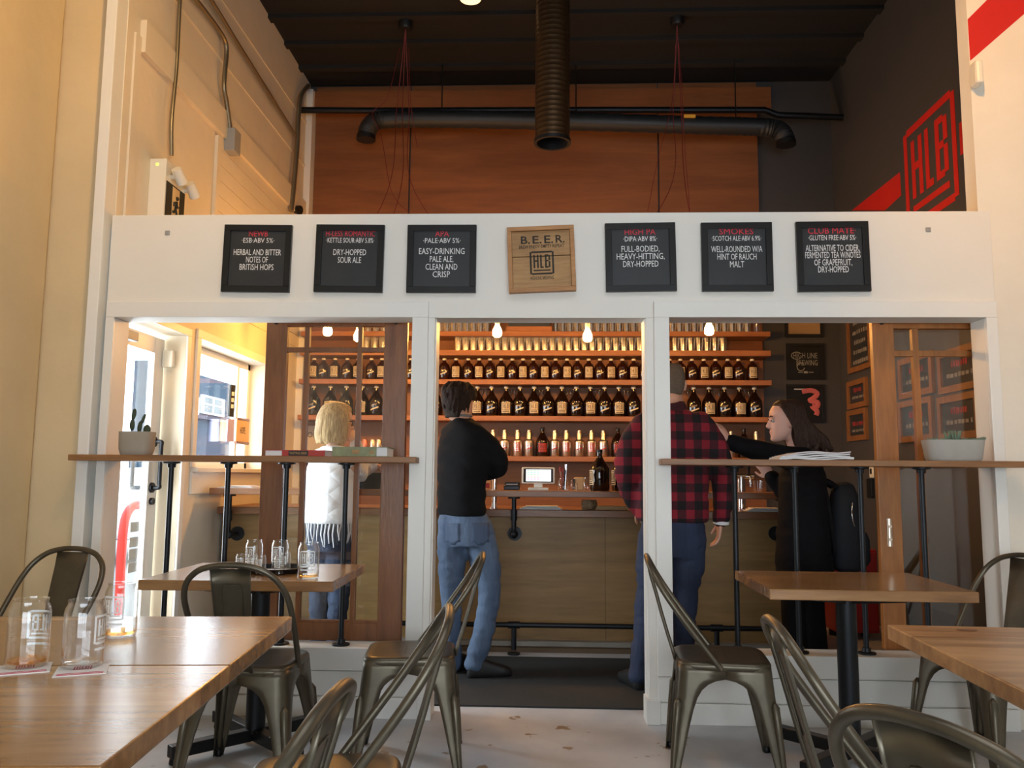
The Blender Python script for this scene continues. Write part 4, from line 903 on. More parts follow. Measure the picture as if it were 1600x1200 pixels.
# the big growlers standing on the bar ledge
for i, (px, lb) in enumerate(((937, 'tall dark handled growler standing on the bar ledge near the till'), (965, 'dark growler on the bar ledge half hidden by the plaid shirt'))):
    t = thing('growler', lb, 'bottle', top(px+6*i, 5.70+.10*i), 0, 'growlers on the bar'); pr = [(r*1.02, z*1.02) for r, z in prof_growler()]
    t.rotation_euler = (0, 0, R(-75))
    MB().lathe(pr, 28).obj('bottle_body', M['amber'], t, smooth=60); MB().lathe([(.021, .262), (.021, .28)], 16).obj('cap', M['black'], t, smooth=40)
    f = lab_square(M['label'], M['labeldark'], .082, .04, .14); f(t, .0685)
# ------------------------------------------------------------------ pictures on the dark walls
def pic(x0, x1, y0, y1, yw, label, inner, border, art=None, cat='picture'):
    a, b = P(x0, y1, yw), P(x1, y0, yw); t = thing('framed_picture', label, cat, ((a.x+b.x)/2, yw, (a.z+b.z)/2)); w, hh = (b.x-a.x)/2, (b.z-a.z)/2; f = .028
    mb = MB()
    for p, q in (((-w, -hh), (w, -hh+f)), ((-w, hh-f), (w, hh)), ((-w, -hh+f), (-w+f, hh-f)), ((w-f, -hh+f), (w, hh-f))): mb.box((p[0], -.02, p[1]), (q[0], 0, q[1]))
    mb.obj('frame', border, t); MB().box((-w+f, -.008, -hh+f), (w-f, -.001, hh-f)).obj('print', inner, t)
    if art: art(t, w, hh)
yw = YB+.029
def art_hl(t, w, hh):
    mb = MB(); put_text(mb, 'HIGH LINE', (0, -.0095, hh*.18), (1, 0, 0), (0, 0, 1), hh*.3, w*1.25); put_text(mb, 'BREWING', (w*.08, -.0095, -hh*.22), (1, 0, 0), (0, 0, 1), hh*.3, w*1.1)
    pts = [Vector((-w*.45+w*.28*math.cos(q), -.0095, hh*.32+hh*.2*math.sin(q))) for q in [k*.45 for k in range(2, 13)]]
    mb.tube(pts, .004, 6); mb.tube([Vector((-w*.25+w*.2*math.cos(q), -.0095, -hh*.3+hh*.22*math.sin(q))) for q in [k*.5 for k in range(1, 13)]], .004, 6)
    mb.box((-w*.4, -.0098, -hh*.62), (-w*.15, -.0088, -hh*.58)); mb.box((w*.15, -.0098, -hh*.62), (w*.4, -.0088, -hh*.58)); mb.box((-w*.1, -.0098, -hh*.66), (w*.1, -.0088, -hh*.54)); mb.obj('lettering', mk('grey_print', (150, 148, 140), .8), t)
def art_pink(t, w, hh):
    pts = [Vector((x*w, -.012, z*hh)) for x, z in ((-.2, .62), (.3, .68), (.6, .5), (.35, .25), (.2, .15), (.6, .05), (.55, -.18), (.3, -.15), (.55, -.4), (.5, -.62))]
    MB().tube(spline(pts, 6), .022, 8, flat=((0, 1, 0), .2)).obj('pink_shape', mk('pink_paint', (206, 104, 104), .7), t, smooth=60); MB().box((-w*.6, -.0095, hh*.72), (w*.1, -.0085, hh*.78)).obj('caption', M['chalk'], t)
pic(1226, 1284, 470, 527, yw, 'pale parchment picture in black frame high on the dark wall', mk('parchment', (168, 140, 104), .8), M['blackframe'])
pic(1229, 1287, 537, 593, yw, 'black framed brewery lettering print between two other dark pictures', M['blackframe'], M['blackframe'], art_hl)
pic(1230, 1288, 601, 660, yw, 'black framed picture with a pink curling shape behind the woman', M['blackframe'], M['blackframe'], art_pink)
M['dullchalk'] = mk('dimmed_chalk', (128, 124, 116), .9); M['dullred'] = mk('dimmed_red_chalk', (136, 44, 46), .9); M['firdim'] = wood('board_frame_wood', (112, 72, 38), (142, 96, 54), 'Z', .5, 3)  # chalk and frame wood toned darker, as these boards look dimmer
def wallboard(x0, x1, y0, y1, label, lines, f=.045):
    xx = XR-.001; a, b = PX(x0, (y0[0]+y1[0])/2, xx), PX(x1, (y0[1]+y1[1])/2, xx)
    z1 = (PX(x0, y0[0], xx).z+PX(x1, y0[1], xx).z)/2; z0 = (PX(x0, y1[0], xx).z+PX(x1, y1[1], xx).z)/2
    ya, yb = max(a.y, b.y), min(a.y, b.y); t = thing('wood_framed_board', label, 'board', (xx, (ya+yb)/2, (z0+z1)/2), group='wood framed chalkboards'); w, hh = (ya-yb)/2, (z1-z0)/2
    mb = MB()
    for p, q in (((-w, -hh), (w, -hh+f)), ((-w, hh-f), (w, hh)), ((-w, -hh+f), (-w+f, hh-f)), ((w-f, -hh+f), (w, hh-f))): mb.box((-.025, p[0], p[1]), (0, q[0], q[1]))
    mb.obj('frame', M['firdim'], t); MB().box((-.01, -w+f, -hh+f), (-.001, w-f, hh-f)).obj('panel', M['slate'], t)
    rnd = random.Random(x0)
    for k, (zz, hgt, mt, ww) in enumerate(lines):
        mb = MB(); n = 7; tw = (w-f)*2*ww
        for i in range(n):
            y = -tw/2+tw*i/n; mb.box((-.0115, y, zz*hh-hgt*hh/2+rnd.uniform(0, .1)*hgt*hh), (-.0105, y+tw/n*rnd.uniform(.45, .8), zz*hh+hgt*hh/2*rnd.uniform(.6, 1)))
        mb.obj('chalk_line', mt, t)
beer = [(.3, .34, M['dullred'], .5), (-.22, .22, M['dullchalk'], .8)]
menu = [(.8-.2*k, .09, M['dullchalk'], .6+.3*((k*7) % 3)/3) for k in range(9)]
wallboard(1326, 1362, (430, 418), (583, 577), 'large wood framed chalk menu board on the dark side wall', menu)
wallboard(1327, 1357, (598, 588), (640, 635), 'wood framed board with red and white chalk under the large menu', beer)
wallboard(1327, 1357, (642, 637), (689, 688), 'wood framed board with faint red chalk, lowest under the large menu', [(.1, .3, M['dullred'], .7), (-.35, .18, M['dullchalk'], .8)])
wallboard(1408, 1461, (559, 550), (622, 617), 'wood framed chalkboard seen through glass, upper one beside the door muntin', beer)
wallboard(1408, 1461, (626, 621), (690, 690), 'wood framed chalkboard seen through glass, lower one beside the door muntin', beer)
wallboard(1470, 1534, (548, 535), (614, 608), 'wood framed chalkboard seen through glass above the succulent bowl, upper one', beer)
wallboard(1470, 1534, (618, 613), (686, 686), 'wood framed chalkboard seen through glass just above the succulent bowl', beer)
# switches and the red box in the dark corner
p = PX(1363, 737, XR-.001); t = thing('door_keypad', 'small cream switch plate on the dark wall under the ledge', 'switch', (XR, p.y, p.z)); MB().box((-.012, -.04, -.05), (0, .04, .05)).obj('plate', M['whiteplastic'], t, bevel=.004); MB().box((-.016, -.015, -.02), (-.012, .015, .025)).obj('rocker', M['black'], t)
p = PX(1363, 763, XR-.001); tag(MB().box((XR-.03, p.y-.05, p.z-.08), (XR, p.y+.05, p.z+.08)).obj('wall_switch', M['black'], bevel=.004), 'black control box on the dark wall below the cream switch', 'switch')
c = PZ(1338, 1005, 0); M['darkred'] = mk('dark_red', (160, 30, 26), .5)
t = thing('red_cabinet', 'dark red metal cabinet standing half hidden behind the woman in black', 'cabinet', (P(1338, 900, 6.4).x, 6.4, 0)); MB().box((-.16, 0, .05), (.16, .4, .66)).obj('body', M['darkred'], t, bevel=.01); MB().box((-.15, -.015, .36), (.15, 0, .64)).obj('drawer', M['darkred'], t, bevel=.006); MB().box((-.15, -.015, .07), (.15, 0, .34)).obj('drawer', M['darkred'], t, bevel=.006)
for x in (-.12, .12): MB().tube([(x, .2, 0), (x, .2, .05)], .03, 12).obj('foot', M['black'], t)
# ------------------------------------------------------------------ sheet steel chairs
def build_chair():
    t = thing('steel_chair', '', 'chair', group='bronzed steel chairs')
    rr = [((0, 0, z), (a, 0, 0), (0, a, 0), 6) for z, a in ((.412, .176), (.420, .186), (.436, .189), (.446, .184), (.451, .174), (.449, .150), (.446, .08), (.446, .01))]
    MB().rings(rr, 40).obj('seat', M['steel'], t, smooth=50)
    mb = MB()
    for x in (-.06, -.02, .02, .06):
        for y in (-.02, .02): mb.lathe([(.004, .4466), (.004, .447)], 8, (x, y, 0))
    mb.obj('drain_hole', M['black'], t)
    zs = [.438, .41, .388, .380, .366, .345, .315, .27, .20, .10, .03, 0]
    ws = [.1825, .1845, .1865, .150, .122, .100, .084, .072, .060, .046, .036, .032]
    def corner(z): k = (.438-z)/.438; return .183+.042*k
    for sx, sy in ((1, 1), (-1, 1), (-1, -1), (1, -1)):
        mb = MB(); vs = []; fs = []; n = 9
        for z, w_ in zip(zs, ws):
            c = corner(z); w_ = c if z > .385 else w_; r = min(.045, w_*.6)
            sec = [(c-w_, c), (c-(w_+r)/2, c), (c-r, c)]+[(c-r+r*math.sin(a), c-r+r*math.cos(a)) for a in (.4, .785, 1.17)]+[(c, c-r), (c, c-(w_+r)/2), (c, c-w_)]
            vs += [(sx*x, sy*y, z) for x, y in sec]
        for i in range(len(zs)-1):
            for j in range(n-1): fs.append((i*n+j, i*n+j+1, (i+1)*n+j+1, (i+1)*n+j))
        mb.add(vs, fs)
        o = mb.obj('leg', M['steel'], t, smooth=50); s = o.modifiers.new('s', 'SOLIDIFY'); s.thickness = .004; s.offset = -1; bake(o)
        # pressed rib on the corner and the foot
        q = [corner(z)-.010 for z in (.31, .29, .2, .1, .02)]
        MB().tube([(sx*a, sy*a, z) for a, z in zip(q, (.31, .29, .2, .1, .02))], [.004, .017, .016, .014, .011], 10).obj('leg_rib', M['steel'], o, smooth=60)
        MB().lathe([(.011, 0), (.013, .004), (.013, .022), (.010, .026)], 12, (sx*.205, sy*.205, 0)).obj('rubber_foot', M['black'], o, smooth=50)
    half = [(.186, -.015, .425), (.191, -.05, .47), (.199, -.12, .56), (.203, -.18, .64), (.199, -.232, .715), (.176, -.27, .778), (.125, -.293, .823), (.06, -.301, .842)]
    pts = [(-x, y, z) for x, y, z in half]+[(0, -.303, .846)]+half[::-1]
    sp = spline(pts, 4)
    MB().tube(sp, .0118, 12).obj('back_hoop', M['steel'], t, smooth=60)
    vs = []; fs = []; n = 5; prof = [(-.186, .432, .064), (-.196, .47, .064), (-.215, .53, .066), (-.238, .61, .069), (-.262, .70, .072), (-.282, .77, .075), (-.296, .832, .078)]
    for y, z, w_ in prof: vs += [(-w_, y-.010, z), (-w_*.97, y, z), (0, y+.004, z), (w_*.97, y, z), (w_, y-.010, z)]
    for i in range(len(prof)-1):
        for j in range(n-1): fs.append((i*n+j, i*n+j+1, (i+1)*n+j+1, (i+1)*n+j))
    o = MB().add(vs, fs).obj('back_splat', M['steel'], t, smooth=40); s = o.modifiers.new('s', 'SOLIDIFY'); s.thickness = .003; bake(o)
    e = [(-.036, .60), (-.038, .755), (.038, .755), (.036, .60)]
    yb = lambda z: -.186-(.11)*((z-.432)/.40)**.9
    MB().tube(spline([(x, yb(z)-.002, z) for x, z in ((-.034, .58), (-.038, .68), (-.036, .765), (0, .772), (.036, .765), (.038, .68), (.034, .58))], 4), .0028, 6).obj('pressed_outline', M['steel'], t, smooth=60)
    return t
CH0 = build_chair(); ch_used = [0]
def chair(tpx, deg, label):
    th = R(deg); T = PZ(*tpx, .846); x, y = T.x-math.sin(th)*.303, T.y+math.cos(th)*.303
    if not ch_used[0]:
        ch_used[0] = 1; CH0.location = (x, y, 0); CH0.rotation_euler = (0, 0, th); CH0['label'] = label; return CH0
    return dup(CH0, (x, y, 0), th, label, 'bronzed steel chairs')
chair((360, 883), 0, 'bronzed steel chair facing the small table, its grey back seen behind the long table')
chair((115, 857), 171, 'dark steel chair beyond the glasses, against the block wall')
chair((755, 866), 96, 'steel chair beside the doorway, seen from the side facing the small table')
chair((703, 953), 98, 'steel chair in the doorway gap, back top tinted orange, drawn to the long table')
chair((526, 1082), 89, 'closest steel chair at the long table edge, only its tilted back showing')
chair((1010, 869), 264, 'steel chair at the square table by the dark wall, whole side visible')
chair((1206, 971), 267, 'steel chair before the square table post, its slim back slanting up')
chair((1436, 1126), 300, 'closest steel chair by the pale wood table, large curved back hoop')
chair((1604, 868), 114, 'steel chair standing against the cream wall behind the pale wood table')
# ------------------------------------------------------------------ tables
M['ctable'] = wood('pale_table', (150, 104, 62), (206, 160, 110), 'X', .32, 1.5, .3, board=.14)
def table(x, y, rz, w, d, label, mat, base=True, th=.042, arm=.30, top_z=.75):
    t = thing('cafe_table', label, 'table', (x, y, 0), R(rz))
    MB().box((-w/2, -d/2, top_z-th), (w/2, d/2, top_z)).obj('tabletop', mat, t, bevel=.004)
    if base:
        zt = top_z-th
        MB().tube([(0, 0, .06), (0, 0, zt-.02)], .042, 20).obj('column', M['pipe'], t, smooth=45)
        for q in (45, 135):
            c, s = math.cos(R(q)), math.sin(R(q)); Mx = Matrix.Rotation(R(q), 4, 'Z')
            o = MB().box((-arm*1.1, -.026, .028), (arm*1.1, .026, .078), Mx).obj('base_bar', M['black'], t, bevel=.004)
            mb = MB()
            for e in (-1, 1): MB().lathe([(.02, 0), (.024, .006), (.02, .03)], 12, (e*arm*c*1.03, e*arm*s*1.03, 0)).obj('foot', M['black'], o, smooth=45)
            MB().prism([Mx @ Vector(p) for p in ((-arm*.85, -.02, zt-.002), (arm*.85, -.02, zt-.002), (arm*.78, -.02, zt-.02), (.05, -.02, zt-.05), (-.05, -.02, zt-.05), (-arm*.78, -.02, zt-.02))], Mx.to_3x3() @ Vector((0, .04, 0))).obj('support_bar', M['black'], t)
    return t
table(-1.272, 3.735, 1.5, .80, .68, 'small square wooden table with tray and glasses near the side window', M['table'], arm=.34)
table(1.287, 3.69, -1.0, .80, .66, 'square wooden table with a black post near the dark wall', M['table'], arm=.34)
th = R(5.2); W1, D1 = 1.28, .66
TR = Vector((-.775, 2.572, 0)); u, v = Vector((math.cos(th), math.sin(th), 0)), Vector((-math.sin(th), math.cos(th), 0))
c = TR-u*(W1/2)-v*(D1/2); table(c.x, c.y, 5.2, W1, D1, 'glossy wooden table holding three logo glasses beside the block wall', M['table'])
c = TR-u*(W1/2)-v*(D1*1.5+.003); table(c.x, c.y, 5.2, W1, D1, 'bare glossy wooden table pushed against the table with three glasses', M['table'])
th4 = R(-2.5); c = Vector((1.022, 2.588, 0))+Vector((math.cos(th4), math.sin(th4), 0))*.62-Vector((-math.sin(th4), math.cos(th4), 0))*.46
table(c.x, c.y, -2.5, 1.24, .92, 'pale wooden table with a dark knot close to the cream wall', M['ctable'])
k = PZ(1511, 985, .7503); T4 = [o for o in D.objects if o.get('label', '').startswith('pale wooden table with')][0]; T4top = [o for o in T4.children if o.name.startswith('tabletop')][0]; (MB().lathe([(.001, 0), (.028, 0), (.03, .0008), (.001, .0012)], 16).obj('wood_knot', M['fir_dark'], T4top)); o_ = D.objects['wood_knot']; bpy.context.view_layer.update(); o_.location = T4top.matrix_world.inverted() @ k; o_.scale = (1, .55, 1)
# ------------------------------------------------------------------ can-shaped glasses, coasters, tray
def can_glass(x, y, z, hgt, face, label, dreg=None, name='can_glass', logo=True, rad=None):
    r = rad or hgt*.297; t = thing(name, label, 'glass', (x, y, z))
    prof = [(.001, .006), (r*.86, .006), (r*.9, 0), (r, hgt*.05), (r, hgt*.80), (r*.94, hgt*.88), (r*.83, hgt*.94), (r*.86, hgt), (r*.81, hgt), (r*.78, hgt*.94), (r*.89, hgt*.87), (r*.95, hgt*.79), (r*.95, hgt*.07), (r*.8, hgt*.055), (.001, hgt*.05)]
    MB().lathe(prof, 28, cap=False).obj('glass_body', M['pint'], t, smooth=50)
    if logo:
        mb = MB(); s = hgt*.44; wrap_logo(mb, 0, hgt*.34, s, r+.0008, R(face)); wrap_rect(mb, -s*.45, hgt*.25, s*.45, hgt*.285, r+.0008, R(face)); mb.obj('logo_print', M['print'], t)
    if dreg: MB().lathe([(.001, hgt*.056), (r*.9, hgt*.06), (r*.9, hgt*.06+dreg), (.001, hgt*.06+dreg)], 20, cap=False).obj('beer_dregs', M['beer'], t, smooth=60)
    return t
M['beer'] = glass('amber_beer', (.92, .70, .40), .05, .4)
g1, g2, g3 = PZ(41, 1042, .75), PZ(128, 1042, .75), PZ(187, 994, .75)
can_glass(g1.x, g1.y, .7535, .146, 86, 'can-shaped logo glass on a coaster, nearest the corner, logo mirrored through glass', .006)
can_glass(g2.x, g2.y, .7535, .144, 8, 'can-shaped logo glass on the second coaster, logo at its side edge')
can_glass(g3.x, g3.y, .75, .140, -95, 'can-shaped logo glass standing straight on the table with beer dregs', .008)
def coaster(c, rz, label):
    t = thing('coaster', label, 'coaster', (c.x, c.y, .75), R(rz), 'white and red coasters')
    MB().box((-.052, -.052, 0), (.052, .052, .0022)).obj('card', M['paper2'], t, bevel=.0008)
    mb = MB()
    for y0, y1 in ((-.046, -.040), (-.034, -.030)): mb.box((-.045, y0, .0022), (.045, y1, .0026))
    mb.obj('red_line', M['coasterred'], t)
    mb = MB(); put_logo(mb, (-.018, .0, .0027), (1, 0, 0), (0, 1, 0), .036); mb.obj('red_logo', M['coasterred'], t)
M['paper2'] = mk('white_card', (240, 236, 232), .8); M['coasterred'] = mk('coaster_red', (200, 62, 92), .7)
coaster(PZ(38, 1046, .75), 28, 'white and red coaster under the glass nearest the corner'); coaster(PZ(128, 1048, .75), 24, 'white and red coaster under the glass in the middle of the table')
tc = PZ(432, 893, .75); t = thing('tray', 'round dark tray with tasting glasses on the small square table', 'tray', (tc.x, tc.y, .75))
MB().lathe([(.001, .003), (.125, .003), (.14, .022), (.146, .022), (.13, 0), (.001, 0)], 32, cap=False).obj('tray_body', M['black'], t, smooth=40)
MB().box((-.085, -.06, .004), (.05, .05, .006)).obj('tray_paper', M['paper2'], t)
big = [(389, 893, .128, 'tall can-shaped glass on the tray, farthest from the blonde woman'), (430, 893, .128, 'tall can-shaped glass on the tray holding dark liquid')]
for i, (px, py, h_, lb) in enumerate(big):
    q = PZ(px, py-3, .755); can_glass(q.x, q.y+.06, .7545, h_, -90 if i else -115, lb, .004)
q = PZ(430, 890, .755)
for i, (px, py, lb) in enumerate(((376, 893, 'small tasting glass on the tray edge farthest from the blonde woman'), (394, 894, 'small tasting glass between the two tall tray glasses, first of two'), (407, 896, 'small tasting glass in the middle of the tray front'), (436, 896, 'small tasting glass before the dark-filled tall glass'), (446, 890, 'small tasting glass at the tray edge toward the single glass'))):
    q = PZ(px, py, .755); can_glass(q.x, q.y, .7545, .078, -90-8*i, lb, None, 'tasting_glass', True, .022)
q = PZ(479, 905, .75); can_glass(q.x, q.y+.02, .75, .150, -82, 'single can-shaped logo glass on the bare part of small table', .01)
# ------------------------------------------------------------------ people
def axes(yaw):
    """yaw: degrees, 0 faces away from the street windows (+Y), positive turns towards the dark wall (+X)"""
    a = R(yaw); return Vector((math.cos(a), -math.sin(a), 0)), Vector((math.sin(a), math.cos(a), 0))
UP = Vector((0, 0, 1))
def limb(mb, pts, rad, n=14, seg=5):
    sp = spline(pts, seg); k = len(pts); rs = []
    for i in range(len(sp)):
        q = i/seg; j = min(int(q), k-2); f = q-j; f = f*f*(3-2*f); rs.append(rad[j]*(1-f)+rad[j+1]*f)
    mb.tube(sp, rs, n); mb.ball(sp[0], rs[0]*.98, n, 8); mb.ball(sp[-1], rs[-1]*.98, n, 8)
def head_geo(mb, o, yaw, s=1., tilt=0., female=False):
    """o: chin-level centre of the head; returns a map from head space (x right, y forward, z up) to the room"""
    r, f = axes(yaw); Rt = Matrix.Rotation(R(tilt), 3, r)
    H = lambda x, y, z: o + Rt @ ((r*x+f*y+UP*z)*s)
    V = lambda x, y, z: Rt @ ((r*x+f*y+UP*z)*s)
    prof = [(-.004, .018, .074, .035), (.008, .036, .084, .012), (.028, .050, .088, -.02), (.05, .058, .087, -.05), (.075, .064, .087, -.072), (.10, .069, .086, -.088), (.125, .073, .084, -.097), (.15, .075, .089, -.101), (.175, .074, .086, -.098), (.2, .066, .072, -.086), (.218, .05, .052, -.066), (.23, .028, .026, -.042), (.234, .01, .002, -.022)]
    rr = [(H(0, (yf+yb)/2, z), V(w_, 0, 0), V(0, (yf-yb)/2, 0), 2.25) for z, w_, yf, yb in prof]
    mb.rings(rr, 28)
    # nose, lips, chin, brow, ears
    mb.rings([(H(0, .088, .128), V(.008, 0, 0), V(0, .008, 0)), (H(0, .094, .105), V(.010, 0, 0), V(0, .012, 0)), (H(0, .100, .088), V(.013, 0, 0), V(0, .016, 0)), (H(0, .096, .078), V(.015, 0, 0), V(0, .012, 0)), (H(0, .086, .073), V(.012, 0, 0), V(0, .008, 0))], 12)
    ex = (V(1, 0, 0).normalized(), V(0, 1, 0).normalized(), V(0, 0, 1).normalized()); rot = Matrix(ex).transposed()
    mb.ball(H(0, .085, .057), (.022*s, .010*s, .006*s), 12, 8, rot); mb.ball(H(0, .083, .047), (.019*s, .010*s, .007*s), 12, 8, rot); mb.ball(H(0, .078, .014), (.018*s, .014*s, .014*s), 12, 8, rot)
    for q in (-1, 1):
        mb.ball(H(q*.034, .080, .139), (.022*s, .010*s, .007*s), 10, 6, rot)
        mb.ball(H(q*.076, -.012, .108), (.009*s, .019*s, .032*s), 12, 8, rot); mb.ball(H(q*.081, -.018, .118), (.007*s, .018*s, .020*s), 12, 8, rot)
    return H, V, rot
def eyes(par, H, V, rot, s):
    for q in (-1, 1):
        MB().ball(H(q*.033, .078, .119), .0125*s, 12, 8).obj('eye', M['eyewhite'], par, smooth=180)
        MB().ball(H(q*.033, .088, .119), (.005*s, .0035*s, .005*s), 10, 6, rot).obj('iris', M['iris'], par, smooth=180)
M['eyewhite'] = mk('eye_white', (170, 160, 152), .3); M['iris'] = mk('iris', (40, 28, 22), .2)
M['lip'] = mk('lip', (176, 104, 96), .5)
def hand(mb, wrist, d, palm_n, side, s=1., curl=.5, spread=.12):
    """hand from the wrist along d; palm_n: direction the palm faces; side +1 thumb on d x palm_n side. Five fingers with two bends each."""
    d = d.normalized(); nrm = (palm_n-d*palm_n.dot(d)).normalized(); t = d.cross(nrm).normalized()*side
    c = lambda a, b, e: wrist + (d*a+t*b+nrm*e)*s
    mb.rings([(c(-.01, 0, 0), t*.026*s, nrm*.020*s), (c(.02, .002, 0), t*.034*s, nrm*.017*s), (c(.055, .002, 0), t*.042*s, nrm*.015*s), (c(.085, 0, 0), t*.042*s, nrm*.013*s), (c(.098, 0, 0), t*.036*s, nrm*.010*s)], 16)
    for i, (b, L) in enumerate(((.031, .070), (.011, .078), (-.010, .072), (-.030, .056))):
        p = c(.088, b, 0); k = d+t*spread*(1.5-i)/1.5*.6; k.normalize(); pts = [c(.07, b*.9, 0), p]; ang = 0
        for seg in (.45, .32, .26):
            ang += curl*(.6 if seg == .45 else .75); q = k*math.cos(ang)+nrm*math.sin(ang); p = p+q*L*seg*s; pts.append(p)
        mb.tube(pts, [.0095*s, .0098*s, .0090*s, .0082*s, .0064*s], 10); mb.ball(pts[-1], .0066*s, 8, 6)
    p0 = c(.018, .022, .004); k = (d*.62+t*.68+nrm*.25).normalized(); p1 = p0+k*.036*s; k2 = (d*.86+t*.34+nrm*.38).normalized(); p2 = p1+k2*.03*s; p3 = p2+(d*.92+t*.1+nrm*.4).normalized()*.024*s
    mb.tube([c(.01, .01, 0), p0, p1, p2, p3], [.014*s, .0145*s, .012*s, .0105*s, .008*s], 10); mb.ball(p3, .008*s, 8, 6)
def put(mb, name, mat, par, vox, smooth=3, fac=.5, wr=0.):
    o = mb.obj(name, mat); remesh(o, vox, smooth, fac)
    if wr:
        N_ = noise.noise
        nv = len(o.data.vertices); co_ = [0.]*(3*nv); no_ = [0.]*(3*nv); o.data.vertices.foreach_get('co', co_); o.data.vertices.foreach_get('normal', no_)
        for i in range(0, 3*nv, 3):
            c = Vector(co_[i:i+3]); a = N_(Vector((c.x*7, c.y*7, c.z*19+c.x*6)))+.5*N_(Vector((c.x*15+9, c.y*15, c.z*34)))
            q = wr*(a if a < 0 else a*.6)
            for k in (0, 1, 2): co_[i+k] += no_[i+k]*q
        o.data.vertices.foreach_set('co', co_)
        o.data.update()
    o.data.materials.clear(); o.data.materials.append(mat)
    o.parent = par; o.matrix_parent_inverse = Matrix.Translation(-par.location); return o
def putraw(mb, name, mat, par, smooth=180):
    o = mb.obj(name, mat, None, smooth); o.parent = par; o.matrix_parent_inverse = Matrix.Translation(-par.location); return o
def shoe(mb, heel, d, L=.27, w_=.048):
    d = Vector((d.x, d.y, 0)).normalized(); t = Vector((-d.y, d.x, 0)); h = Vector((heel.x, heel.y, 0))
    R_ = lambda a, z, ww, hh, yy=0: (h+d*a+UP*z, t*ww, UP*hh)
    mb.rings([(h+d*a+UP*(hh/2+.012), t*ww, UP*(hh/2+.012), 3) for a, ww, hh in ((-.035, .020, .05), (-.02, .034, .075), (.03, .038, .095), (.08, .040, .085), (.13, .044, .065), (.18, .048, .05), (.215, .042, .038), (.235, .024, .025))], 20)
def torso(mb, rr, r, f, n=28): mb.rings([(c, r*a, f*b, 2.3) for c, a, b in rr], n)
def denim(name, c1, c2):
    m = mk(name, c1, .85, var=.0, scale=6, col2=c2, bump=.3, bscale=40, stretch=(1, 1, .35)); return m
def pocket(jo, q, par):
    """a sewn patch lying on the cloth"""
    n = 7; vs = []; fs = []
    for j in range(n):
        for i in range(n):
            u, v = i/(n-1), j/(n-1); x = q[0]+(q[1]-q[0])*u; y = q[2]+(q[3]-q[2])*(v*(1 if .2 < u < .8 else .86))
            d = ray(x, y).normalized(); ok, co, nr, _ = jo.ray_cast(CO-Vector(par.location)+Vector(par.location), d)
            if not ok: return
            vs.append(co+nr*.004)
    for j in range(n-1):
        for i in range(n-1): fs.append((j*n+i, j*n+i+1, (j+1)*n+i+1, (j+1)*n+i))
    o = putraw(MB().add(vs, fs), 'back_pocket', M['denim_dark'], par); s = o.modifiers.new('s', 'SOLIDIFY'); s.thickness = .004; s.offset = 1
M['denim_dark'] = denim('denim_patch', (56, 72, 96), (80, 98, 124))
